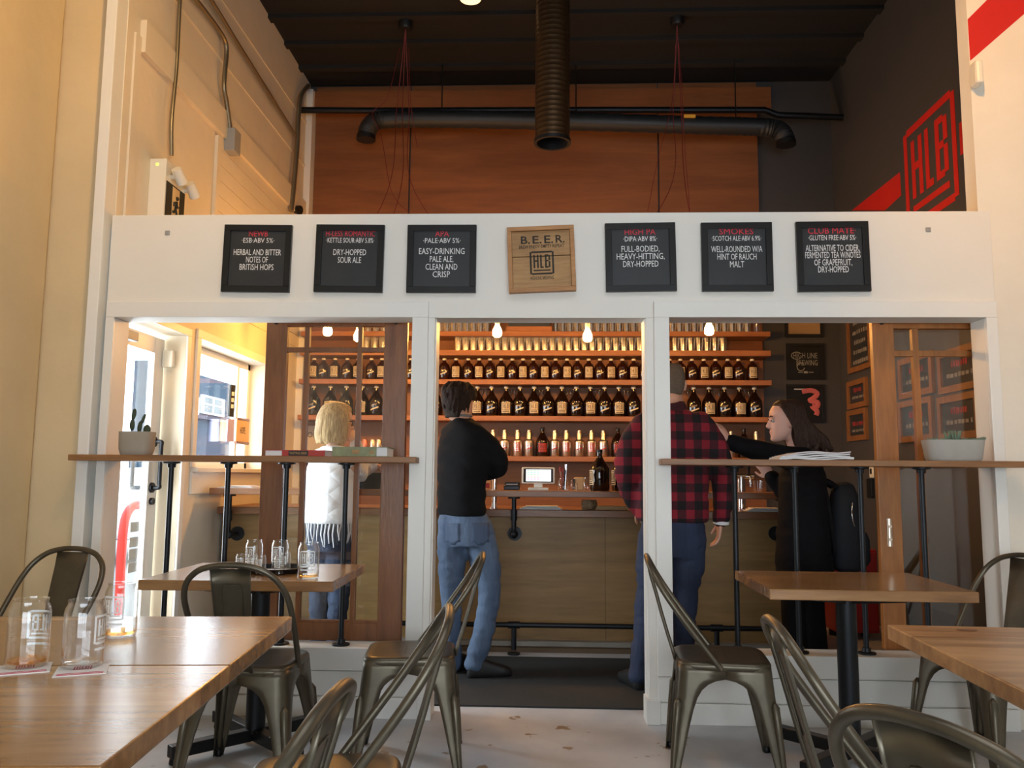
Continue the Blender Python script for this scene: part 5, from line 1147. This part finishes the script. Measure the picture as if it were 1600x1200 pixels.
# ---- dark-haired man in black sweater and blue jeans
Y = 5.07; Q = lambda x, y, dy=0.: P(x, y, Y+dy)
def man_dark():
    root = thing('person', 'dark-haired person in black sweater and blue jeans, arms crossed, in the doorway', 'person', (Q(725, 1000).x, Y, 0))
    r, f = axes(48)
    skin = MB(); hd = Q(717, 650, .02); hd.z = 1.525
    H, V, rot = head_geo(skin, hd, 38, 1.0, -4)
    limb(skin, [Q(722, 668), Q(719, 648, .01), H(0, -.03, .04)], [.062, .055, .056])
    torso(skin, [(Q(724, 668), .11, .065), (Q(723, 705), .155, .09), (Q(721, 760), .14, .09), (Q(722, 800), .15, .10), (Q(723, 840), .14, .09)], r, f)
    SL, SR = Q(724, 668)-r*.165, Q(724, 668)+r*.165; SL.z = SR.z = Q(724, 676).z
    eR, eL = Q(779, 727, -.03), SL+Vector((-.01, .03, -.30))+f*.12
    wR = Q(746, 735, .22); wL = Q(757, 737, .14)
    limb(skin, [SR-r*.06-UP*.03, Q(764, 704, -.05), eR, wR], [.04, .042, .036, .03]); limb(skin, [SL+r*.06-UP*.03, (SL+eL)/2, eL, wL], [.04, .042, .036, .03])
    hand(skin, wR, -r*.9+f*.25+UP*.1, -f, 1, 1, .5); hand(skin, Q(756, 739, .02), Vector((-.6, .25, .75)), Vector((.5, .8, 0)), 1, .95, .55)
    limb(skin, [Q(756, 741, .06), Q(756, 736, .0)], [.035, .03])
    hips = [(Q(708, 822), Q(706, 925, .02), Q(707, 1032, .06)), (Q(744, 825, -.02), Q(765, 920, -.02), Q(742, 1036, -.05))]
    for a, b, c in hips: limb(skin, [a, b, c], [.075, .05, .036])
    body = put(skin, 'body', M['skin'], root, .0065, 2)
    sw = MB()
    torso(sw, [(Q(722, 652, .01), .062, .062), (Q(723, 660), .11, .078), (Q(724, 672), .178, .098), (Q(724, 692), .196, .118), (Q(723, 715), .198, .126), (Q(721, 755), .178, .120), (Q(721, 785), .174, .122), (Q(722, 800), .176, .124), (Q(722, 806), .168, .118)], r, f)
    limb(sw, [SR-r*.045-UP*.02, Q(766, 702, -.07), eR, Q(766, 737, .08), wR], [.070, .074, .064, .056, .046]); limb(sw, [SL+r*.045-UP*.02, (SL+eL)/2, eL, wL], [.072, .066, .056, .045])
    put(sw, 'sweater', M['sweater'], root, .011, 9, .5, .010)
    cl = MB(); cl.rings([(Q(722, 651.5, .01), r*.066, f*.066), (Q(722, 648, .012), r*.062, f*.063)], 24); putraw(cl, 'shirt_collar', M['tee'], root)
    je = MB()
    torso(je, [(Q(722, 800), .160, .112), (Q(723, 815), .166, .120), (Q(724, 835), .172, .126), (Q(725, 852), .165, .115)], r, f)
    a, b, c = hips[0]; limb(je, [a+Vector((.0, 0, .02)), Q(706, 872), b, Q(705, 985, .04), Q(706, 1038, .06)], [.096, .092, .068, .062, .060])
    a, b, c = hips[1]; limb(je, [a+Vector((0, 0, .02)), Q(757, 872, -.02), b, Q(756, 985, -.04), Q(741, 1036, -.05)], [.098, .094, .070, .064, .062])
    jo = put(je, 'jeans', M['denim'], root, .010, 5, .5, .011); bpy.context.view_layer.update()
    for px4 in ((697, 718, 818, 851), (737, 764, 817, 852)): pocket(jo, px4, root)
    pk = MB(); e = Q(738, 815)-f*.130-UP*.01; pk.box((e.x-.006, e.y-.004, e.z-.02), (e.x+.010, e.y+.004, e.z+.02)); putraw(pk, 'pocket_tag', M['paper'], root)
    for (x, y, dy, dv) in ((739, 1040, -.06, Vector((.92, .3, 0))), (708, 1040, .06, Vector((.5, .85, 0)))):
        sh = MB(); shoe(sh, Q(x, y, dy), dv); put(sh, 'shoe', M['shoe'], root, .009, 3)
    hair = MB()
    hr = [(.232, .03, .03, -.05), (.225, .058, .062, -.078), (.205, .078, .084, -.102), (.175, .086, .090, -.114), (.145, .087, .074, -.117), (.115, .084, .030, -.115), (.085, .080, .005, -.110), (.055, .073, -.015, -.100), (.03, .064, -.03, -.090), (.0, .058, -.035, -.086)]
    hair.rings([(H(0, (a_+b_)/2, z+.008), V(w_, 0, 0), V(0, (a_-b_)/2, 0)) for z, w_, a_, b_ in hr], 26)
    rnd = random.Random(3)
    for k in range(130):
        an = rnd.uniform(-2.5, 2.5); z0 = rnd.uniform(.12, .235); x, y = math.sin(an), -math.cos(an); L = rnd.uniform(.05, .11)
        w0 = .080*math.sqrt(max(.15, 1-((z0-.14)/.115)**2)); p0 = H(x*w0, y*(w0+.026)-.012, z0); z1 = max(-.012, z0-L); w1 = .088-max(0, .1-z1)*.22
        if abs(an) > 1.75 and z1 < .13: z1 = .13
        p1 = H(x*(w1+.006), y*(w1+.028)-.012, (z0+z1)/2); p2 = H(x*(w1+rnd.uniform(-.008, .012)), y*(w1+.022)-.012, z1)
        hair.tube(spline([p0, p1, p2], 4), [.010]*5+[.008, .006, .004, .002], 7)
    put(hair, 'hair', M['hairdark'], root, .006, 1)
    eyes(root, *[H, V, rot], 1.) if False else None
M['sweater'] = mk('black_sweater', (17, 18, 20), .95, bump=.1, bscale=60, spec=.2); M['tee'] = mk('grey_tee', (120, 118, 116), .9)
M['denim'] = denim('blue_denim', (62, 80, 106), (94, 114, 140)); M['hairdark'] = mk('dark_brown_hair', (42, 30, 23), .7, var=.5, scale=130, stretch=(1, 1, .2), spec=.2, bump=.6, bscale=160)
man_dark()
# ---- person in the red and black checked shirt
def plaid_material(col_a, per=.078, phase=0.):
    m = D.materials.new('buffalo_plaid'); m.use_nodes = True; nt = m.node_tree; N = nt.nodes; L = nt.links; b = N['Principled BSDF']; b.inputs['Roughness'].default_value = .9
    tc = N.new('ShaderNodeTexCoord'); sp = N.new('ShaderNodeSeparateXYZ'); L.new(tc.outputs['Object'], sp.inputs[0])
    def st(out, off):
        a = N.new('ShaderNodeMath'); a.operation = 'MULTIPLY_ADD'; a.inputs[1].default_value = 1/per; a.inputs[2].default_value = off; L.new(out, a.inputs[0])
        f = N.new('ShaderNodeMath'); f.operation = 'FRACT'; L.new(a.outputs[0], f.inputs[0]); g = N.new('ShaderNodeMath'); g.operation = 'GREATER_THAN'; g.inputs[1].default_value = .5; L.new(f.outputs[0], g.inputs[0]); return g.outputs[0]
    s = N.new('ShaderNodeMath'); s.operation = 'ADD'; L.new(st(sp.outputs['X'], 100+phase), s.inputs[0]); L.new(st(sp.outputs['Z'], .25), s.inputs[1])
    h = N.new('ShaderNodeMath'); h.operation = 'MULTIPLY'; h.inputs[1].default_value = .5; L.new(s.outputs[0], h.inputs[0])
    rp = N.new('ShaderNodeValToRGB'); rp.color_ramp.interpolation = 'CONSTANT'; e = rp.color_ramp.elements
    e[0].position = 0; e[0].color = (*lin(col_a), 1); e[1].position = .75; e[1].color = (*lin((20, 16, 20)), 1); k = e.new(.25); k.color = (*lin((66, 16, 27)), 1)
    L.new(h.outputs[0], rp.inputs[0]); L.new(rp.outputs[0], b.inputs['Base Color']); return m
M['plaid'] = plaid_material((130, 24, 40), .098)
M['navy'] = denim('dark_denim', (30, 40, 62), (44, 56, 84)); M['hairgrey'] = mk('cropped_grey_hair', (104, 92, 80), .85, var=.2, scale=160, spec=.2)
def man_plaid():
    global Y; Y = 4.84
    root = thing('person', 'person with cropped grey hair in red and black checked shirt and dark jeans', 'person', (Q(1050, 1000).x, Y, 0))
    r, f = axes(2); sk = MB(); hd = Q(1050, 628, .03); hd.z = Q(1050, 632).z
    H, V, rot = head_geo(sk, hd, 12, 1.02, 6)
    limb(sk, [Q(1052, 648), Q(1051, 628, .02), H(0, -.03, .04)], [.068, .064, .062])
    torso(sk, [(Q(1050, 652), .15, .08), (Q(1050, 700), .18, .11), (Q(1050, 760), .17, .11), (Q(1050, 815), .16, .11), (Q(1050, 845), .15, .1)], r, f)
    SL, SR = Q(1000, 664), Q(1102, 664); eL, wL = Q(978, 728, -.02), Q(1000, 795, .10); eR, wR = Q(1128, 738, .0), Q(1126, 815, .06)
    limb(sk, [SL, eL, wL], [.055, .042, .032]); limb(sk, [SR, eR, wR], [.055, .042, .03])
    hand(sk, wR, Vector((-.12, .15, -1)), Vector((-1, .1, 0)), 1, 1.0, .45); hand(sk, wL, Vector((.5, .3, -.8)), Vector((0, 1, 0)), -1, .95, .4)
    legs = [(Q(1024, 838), Q(1014, 930, .02), Q(1000, 1052, -.02)), (Q(1077, 838), Q(1070, 930, .02), Q(1066, 1045, .08))]
    for a, b, c in legs: limb(sk, [a, b, c], [.08, .052, .038])
    put(sk, 'body', M['skin'], root, .0065, 2)
    sh = MB()
    torso(sh, [(Q(1052, 640, .01), .080, .070), (Q(1051, 648), .15, .09), (Q(1050, 660), .205, .105), (Q(1050, 685), .222, .128), (Q(1050, 730), .214, .135), (Q(1050, 780), .205, .130), (Q(1050, 808), .208, .132), (Q(1050, 816), .202, .126)], r, f)
    limb(sh, [SL+Vector((.03, 0, .0)), Q(988, 695, -.01), eL, Q(984, 765, .04), wL], [.082, .080, .070, .062, .055]); limb(sh, [SR-Vector((.03, 0, 0)), Q(1116, 700), eR, Q(1130, 780, .03), Q(1127, 812, .055)], [.082, .078, .068, .060, .050])
    put(sh, 'checked_shirt', M['plaid'], root, .011, 6, .5, .012)
    co = MB(); co.rings([(Q(1052, 646, .0), r*.088, f*.08), (Q(1052, 634, .015), r*.076, f*.074), (Q(1052, 628, .02), r*.068, f*.068)], 26, cap=False); o = putraw(co, 'shirt_collar', M['plaid_dark'], root); s = o.modifiers.new('s', 'SOLIDIFY'); s.thickness = .006
    cu = MB(); cu.tube([Q(1127, 810, .055), Q(1126.5, 818, .06)], [.045, .046], 20, cap=True); putraw(cu, 'shirt_cuff', M['paper'], root, 40)
    je = MB(); torso(je, [(Q(1050, 800), .172, .115), (Q(1050, 822), .182, .125), (Q(1050, 850), .186, .128), (Q(1050, 870), .17, .11)], r, f)
    a, b, c = legs[0]; limb(je, [a, Q(1019, 885), b, Q(1007, 1000), Q(999, 1055, -.02)], [.098, .096, .076, .068, .066])
    a, b, c = legs[1]; limb(je, [a, Q(1074, 885), b, Q(1067, 1000, .06), Q(1065, 1048, .08)], [.098, .096, .076, .068, .066])
    put(je, 'jeans', M['navy'], root, .010, 5, .5, .011)
    for x, y, dy, dv in ((997, 1060, -.03, Vector((-.3, 1, 0))), (1066, 1052, .09, Vector((.3, 1, 0)))):
        s_ = MB(); shoe(s_, Q(x, y, dy), dv); put(s_, 'shoe', M['shoe'], root, .009, 3)
    hr = [(.236, .03, .02, -.05), (.228, .052, .05, -.075), (.205, .070, .072, -.096), (.175, .078, .070, -.107), (.145, .079, .040, -.110), (.11, .076, .012, -.105), (.08, .070, -.02, -.092), (.055, .060, -.035, -.074)]
    ha = MB(); ha.rings([(H(0, (a_+b_)/2, z+.003), V(w_, 0, 0), V(0, (a_-b_)/2, 0)) for z, w_, a_, b_ in hr], 26); put(ha, 'hair', M['hairgrey'], root, .006, 2)
M['plaid_dark'] = mk('dark_checked_collar', (60, 20, 28), .9, var=.4, scale=12)
man_plaid()
# ---- woman in black, arm stretched towards the checked shirt
M['coat'] = mk('black_coat', (13, 12, 16), .9, bump=.1, bscale=30, spec=.2); M['blackpants'] = mk('black_trousers', (13, 13, 15), .9, spec=.2); M['hairwom'] = mk('long_brown_hair', (54, 38, 30), .6, var=.5, scale=140, stretch=(1, 1, .12), spec=.25, bump=.5, bscale=170)
M['fair'] = mk('fair_skin', (214, 168, 150), .5, var=.03, scale=20); M['backpack'] = mk('backpack_cloth', (28, 33, 40), .8, bump=.15, bscale=14, spec=.3)
def woman_black():
    global Y; Y = 5.0
    root = thing('person', 'person with long brown hair in black coat, arm stretched towards the checked shirt', 'person', (Q(1255, 1000).x, Y, 0))
    r, f = axes(-78); sk = MB(); hd = Q(1229, 692, .0); hd.z = Q(1229, 689).z
    H, V, rot = head_geo(sk, hd, -88, 1.02, -2, True)
    limb(sk, [Q(1252, 712), Q(1244, 695), H(0, -.03, .05)], [.06, .05, .048])
    torso(sk, [(Q(1256, 716), .12, .075), (Q(1254, 750), .15, .105), (Q(1254, 800), .13, .09), (Q(1256, 850), .16, .12), (Q(1256, 900), .15, .11)], r, f)
    SR = Q(1254, 716, .10); SL = Q(1258, 718, -.11)
    el, wr = Q(1192, 706, -.10), Q(1141, 690, -.08)
    limb(sk, [SL, el, wr], [.046, .038, .027]); hand(sk, wr, Vector((-.50, .10, .86)), Vector((-.8, .5, -.2)), 1, .88, .28)
    eR, wR = Q(1236, 775, .14), Q(1206, 745, .16); limb(sk, [SR, eR, wR], [.045, .038, .028]); hand(sk, wR, Vector((-.6, .1, .8)), Vector((0, 1, 0)), 1, .88, .5)
    legs = [(Q(1246, 890, -.07), Q(1240, 960, -.07), Q(1250, 1058, -.06)), (Q(1266, 890, .08), Q(1270, 960, .08), Q(1282, 1058, .10))]
    for a, b, c in legs: limb(sk, [a, b, c], [.075, .05, .036])
    put(sk, 'body', M['fair'], root, .006, 2)
    eyes_root = []
    for q in (-1, 1):
        e = MB().ball(H(q*.034, .077, .118), .0112, 12, 8); putraw(e, 'eye', M['eyewhite'], root); e = MB().ball(H(q*.034, .0875, .118), (.005, .005, .005), 10, 6); putraw(e, 'iris', M['iris'], root)
        e = MB().tube([H(q*.018, .091, .142), H(q*.034, .090, .146), H(q*.05, .080, .142)], [.003, .004, .002], 6); putraw(e, 'eyebrow', M['hairwom'], root)
    e = MB().ball(H(0, .0885, .0575), (.004, .018, .0045), 10, 6).ball(H(0, .0865, .0475), (.005, .016, .0055), 10, 6); putraw(e, 'lips', M['lip'], root)
    co = MB()
    torso(co, [(Q(1248, 702), .066, .066), (Q(1252, 710), .13, .085), (Q(1254, 722), .178, .11), (Q(1254, 750), .186, .135), (Q(1253, 790), .170, .135), (Q(1254, 830), .182, .15), (Q(1256, 880), .192, .162), (Q(1257, 905), .192, .165), (Q(1257, 908), .18, .15)], r, f)
    limb(co, [SL+Vector((0, .03, 0)), Q(1222, 712, -.11), el, Q(1165, 698, -.09), Q(1144, 691, -.08)], [.075, .070, .062, .056, .048]); limb(co, [SR, eR, wR], [.072, .06, .046])
    put(co, 'coat', M['coat'], root, .011, 5, .5, .010)
    pa = MB(); torso(pa, [(Q(1256, 880), .15, .115), (Q(1256, 910), .155, .12)], r, f)
    for a, b, c in legs: limb(pa, [a, b, c], [.092, .07, .058])
    put(pa, 'trousers', M['blackpants'], root, .011, 4)
    for a, b, c in legs: s_ = MB(); shoe(s_, c+Vector((.03, 0, 0)), Vector((-1, .15, 0)), .24); put(s_, 'shoe', M['shoe'], root, .009, 3)
    ha = MB()
    hr = [(.238, .03, .012, -.05), (.230, .055, .048, -.080), (.212, .074, .066, -.104), (.185, .083, .066, -.118), (.155, .085, .040, -.124), (.125, .085, .018, -.128), (.09, .084, .004, -.132), (.05, .084, -.005, -.138), (.01, .084, -.012, -.146), (-.03, .082, -.022, -.155), (-.055, .07, -.04, -.15)]
    ha.rings([(H(0, (a_+b_)/2, z+.003), V(w_, 0, 0), V(0, (a_-b_)/2, 0)) for z, w_, a_, b_ in hr], 28)
    rnd = random.Random(5)
    for k in range(110):
        sd = rnd.choice((-1, 1)); y0 = rnd.uniform(-.10, .045); z0 = .225-abs(y0+.02)*.25
        pts = [H(sd*rnd.uniform(.0, .03), y0*.6, .238), H(sd*.070, y0*.9-.005, .195), H(sd*.089, y0*.75-.028, .13), H(sd*(.094+rnd.uniform(0, .012)), y0*.9-.06, .06), H(sd*(.090+rnd.uniform(-.004, .014)), y0*1.2-.080+rnd.uniform(-.025, .02), -.005), H(sd*(.082+rnd.uniform(-.01, .016)), y0*1.2-.095+rnd.uniform(-.035, .03), -.055-rnd.uniform(0, .03))]
        sp = spline(pts, 4); ha.tube(sp, [.007]*(len(sp)-4)+[.006, .005, .004, .002], 6)
    put(ha, 'hair', M['hairwom'], root, .006, 1)
    # backpack on the back
    bp = thing('backpack', 'dark blue-grey backpack hanging behind the woman in black', 'backpack', (Q(1322, 800).x, Y, 0)); iv = Matrix.Translation(-bp.location)
    mb = MB(); c0 = Q(1320, 820, .0); rx, fx = axes(-80)
    mb.rings([(c0+UP*(z), rx*(.145*k), fx*(.085*k2), 3.2) for z, k, k2 in ((-.27, .7, .6), (-.25, .92, .9), (-.12, 1, 1.05), (.05, .98, 1), (.17, .85, .85), (.235, .6, .6), (.25, .3, .35))], 28)
    o = put(mb, 'bag_body', M['backpack'], bp, .012, 4)
    mb = MB(); mb.rings([(c0-fx*.085+UP*z, rx*(.11*k), fx*(.04*k2), 3) for z, k, k2 in ((-.23, .7, .6), (-.2, 1, 1), (-.08, 1, 1), (-.04, .8, .6))], 24); putraw(mb, 'pocket', M['backpack'], bp, 60)
    for q in (-1, 1):
        mb = MB(); mb.tube(spline([c0+rx*q*.08+UP*.22+fx*.05, c0+rx*q*.085+UP*.25+fx*.12, c0+rx*q*.09+UP*.10+fx*.10, c0+rx*q*.10-UP*.15+fx*.07], 6), .016, 8, flat=(rx, 1)); putraw(mb, 'strap', M['coat'], bp, 60)
    mb = MB(); cc = c0-rx*.06-fx*.09+UP*.05; mb.tube(spline([Q(1332, 786, -.13), Q(1331, 800, -.15), Q(1333, 815, -.15), Q(1337, 828, -.13)], 5), .004, 8); putraw(mb, 'metal_ring', M['chrome'], bp, 60)
woman_black()
# ---- blonde woman in white quilted vest
def quilt():
    m = mk('white_quilt', (236, 238, 240), .6); nt = m.node_tree; N = nt.nodes; L = nt.links; b = N['Principled BSDF']; tc = N.new('ShaderNodeTexCoord')
    outs = []
    for ang in (38, -38):
        mp = N.new('ShaderNodeMapping'); mp.inputs['Rotation'].default_value = (0, R(ang), 0); L.new(tc.outputs['Object'], mp.inputs[0])
        wv = N.new('ShaderNodeTexWave'); wv.bands_direction = 'Z'; wv.inputs['Scale'].default_value = 3.2; wv.inputs['Distortion'].default_value = .6; L.new(mp.outputs[0], wv.inputs[0]); outs.append(wv.outputs['Fac'])
    mn = N.new('ShaderNodeMath'); mn.operation = 'MINIMUM'; L.new(outs[0], mn.inputs[0]); L.new(outs[1], mn.inputs[1]); pw = N.new('ShaderNodeMath'); pw.operation = 'POWER'; pw.inputs[1].default_value = .4; L.new(mn.outputs[0], pw.inputs[0])
    bp = N.new('ShaderNodeBump'); bp.inputs['Strength'].default_value = .22; bp.inputs['Distance'].default_value = .02; L.new(pw.outputs[0], bp.inputs['Height']); L.new(bp.outputs[0], b.inputs['Normal']); return m
M['quilt'] = quilt(); M['knit'] = mk('white_knit', (226, 226, 228), .9, bump=.4, bscale=70); M['blonde'] = mk('blonde_hair', (132, 100, 58), .55, col2=(204, 172, 118), scale=120, stretch=(1, 1, .10), spec=.3, bump=.5, bscale=150); M['scarf'] = mk('pale_scarf', (206, 208, 212), .9)
M['denim2'] = denim('worn_denim', (36, 46, 66), (56, 70, 94)); M['canvas'] = mk('grey_canvas', (122, 124, 128), .85); M['sole'] = mk('white_sole', (222, 218, 208), .7)
def woman_blonde():
    global Y; Y = 5.33
    root = thing('person', 'blonde person in white quilted vest with fringed scarf leaning at the bar', 'person', (Q(520, 1000).x, Y, 0))
    r, f = axes(38); sk = MB(); hd = Q(524, 690, .04); hd.z = Q(524, 686).z
    H, V, rot = head_geo(sk, hd, 62, 1.0, -6)
    limb(sk, [Q(522, 712), Q(522, 692, .01), H(0, -.03, .05)], [.06, .052, .05])
    torso(sk, [(Q(521, 712), .13, .08), (Q(520, 750), .15, .1), (Q(519, 800), .15, .1), (Q(516, 850), .15, .11)], r, f)
    SL, SR = Q(520, 716)-r*.15, Q(520, 716)+r*.15
    eR, wR = Q(561, 742, -.02), Q(556, 694, .10); eL, wL = Q(548, 740, .25), Q(582, 727, .16)
    limb(sk, [SR, eR, wR], [.048, .04, .028]); hand(sk, wR, Vector((-.3, .2, .9)), Vector((-.8, .3, 0)), 1, .9, .6)
    limb(sk, [SL, eL, wL], [.048, .04, .028]); hand(sk, wL, Vector((.9, .3, -.1)), Vector((0, 0, -1)), 1, .9, .3)
    legs = [(Q(508, 850, .02), Q(499, 930, .04), Q(498, 1010, .06)), (Q(532, 850, -.03), Q(530, 925, .0), Q(524, 1010, -.06))]
    for a, b, c in legs: limb(sk, [a, b, c], [.078, .05, .036])
    put(sk, 'body', M['skin'], root, .0065, 2)
    ve = MB(); torso(ve, [(Q(521, 697), .07, .068), (Q(521, 703), .12, .09), (Q(520, 714), .172, .12), (Q(519, 740), .190, .145), (Q(518, 770), .186, .150), (Q(516, 795), .196, .158), (Q(514, 812), .202, .162), (Q(514, 817), .19, .15)], r, f)
    put(ve, 'quilted_vest', M['quilt'], root, .011, 4, .5, .008)
    sl = MB(); limb(sl, [SR-r*.01, Q(552, 728, -.03), eR, Q(562, 718, .05), wR], [.075, .068, .058, .05, .042]); limb(sl, [SL+r*.02, eL, wL], [.07, .058, .044]); put(sl, 'knit_sleeves', M['knit'], root, .011, 3)
    je = MB(); torso(je, [(Q(515, 805), .165, .125), (Q(515, 840), .178, .135), (Q(516, 862), .16, .12)], r, f)
    for a, b, c in legs: limb(je, [a, (a+b)/2, b, c], [.096, .088, .068, .056])
    put(je, 'jeans', M['denim2'], root, .010, 5, .5, .011)
    fr = MB(); rnd = random.Random(9)
    for k in range(26):
        an = -2.6+k*.145; p = Q(514, 815)+r*(.19*math.cos(an))+f*(.152*math.sin(an)); p.z = Q(514, 814).z; L = rnd.uniform(.10, .16)
        fr.tube([p, p+Vector((rnd.uniform(-.01, .01), -.004, -L*.5)), p+Vector((rnd.uniform(-.016, .016), -.004, -L))], [.006, .005, .003], 6)
    putraw(fr, 'scarf_fringe', M['scarf'], root, 60)
    for (a, b, c), dv in zip(legs, (Vector((.3, 1, 0)), Vector((.35, 1, 0)))):
        s_ = MB(); shoe(s_, c-dv*.02, dv, .25); put(s_, 'sneaker', M['canvas'], root, .009, 2)
        so = MB(); h_ = Vector((c.x, c.y, 0))-dv*.02; d_ = dv.normalized(); t_ = Vector((-d_.y, d_.x, 0)); so.rings([(h_+d_*.10+UP*z, d_*.142, t_*.05, 2.6) for z in (.009, .03)], 24); putraw(so, 'sneaker_sole', M['sole'], root, 40)
    ha = MB()
    hr = [(.240, .03, .02, -.05), (.232, .056, .055, -.078), (.212, .077, .078, -.104), (.185, .088, .080, -.118), (.155, .093, .066, -.124), (.12, .096, .05, -.127), (.085, .098, .04, -.130), (.05, .098, .03, -.131), (.015, .094, .02, -.128), (-.015, .086, .0, -.118), (-.03, .07, -.02, -.1)]
    ha.rings([(H(0, (a_+b_)/2, z+.004), V(w_, 0, 0), V(0, (a_-b_)/2, 0)) for z, w_, a_, b_ in hr], 28)
    rnd = random.Random(11)
    for k in range(120):
        an = rnd.uniform(-2.3, 2.3); x, y = math.sin(an), -math.cos(an); w1 = .098
        pts = [H(x*.02, y*.03-.02, .242), H(x*.072, y*.085-.02, .205), H(x*w1*.97, y*(w1+.012)-.022, .14), H(x*(w1+.004), y*(w1+.014)-.022, .07), H(x*(w1+rnd.uniform(-.004, .008)), y*(w1+.012)-.022, .015), H(x*(w1-.012+rnd.uniform(-.012, .01)), y*(w1-.004)-.022, -.03-rnd.uniform(0, .02))]
        sp = spline(pts, 4); ha.tube(sp, [.0075]*(len(sp)-4)+[.006, .005, .004, .002], 6)
    put(ha, 'hair', M['blonde'], root, .006, 1)
    gl = MB(); gl.tube([H(.078, .0, .122), H(.072, .075, .124)], .0025, 6); gl.tube([H(.036+.020*math.cos(q), .092-.01*abs(math.cos(q)), .118+.018*math.sin(q)) for q in [k*.524 for k in range(13)]], .0025, 6); putraw(gl, 'eyeglasses', M['black'], root, 60)
    # dark handbag on the bar by her elbow
    c = P(598-14, 757, 5.64); hb = thing('handbag', 'black handbag on the bar ledge beside the blonde woman', 'handbag', (c.x, 5.66, LZ)); MB().rings([((0, 0, z), (.10*k, 0, 0), (0, .055*k, 0), 3) for z, k in ((0, .95), (.01, 1), (.07, .98), (.11, .8))], 24).obj('bag_body', M['coat'], hb, smooth=50); MB().tube(spline([(-.06, -.02, .10), (-.04, -.03, .17), (.04, -.03, .17), (.06, -.02, .10)], 5), .006, 8).obj('bag_handle', M['coat'], hb, smooth=60)
woman_blonde()
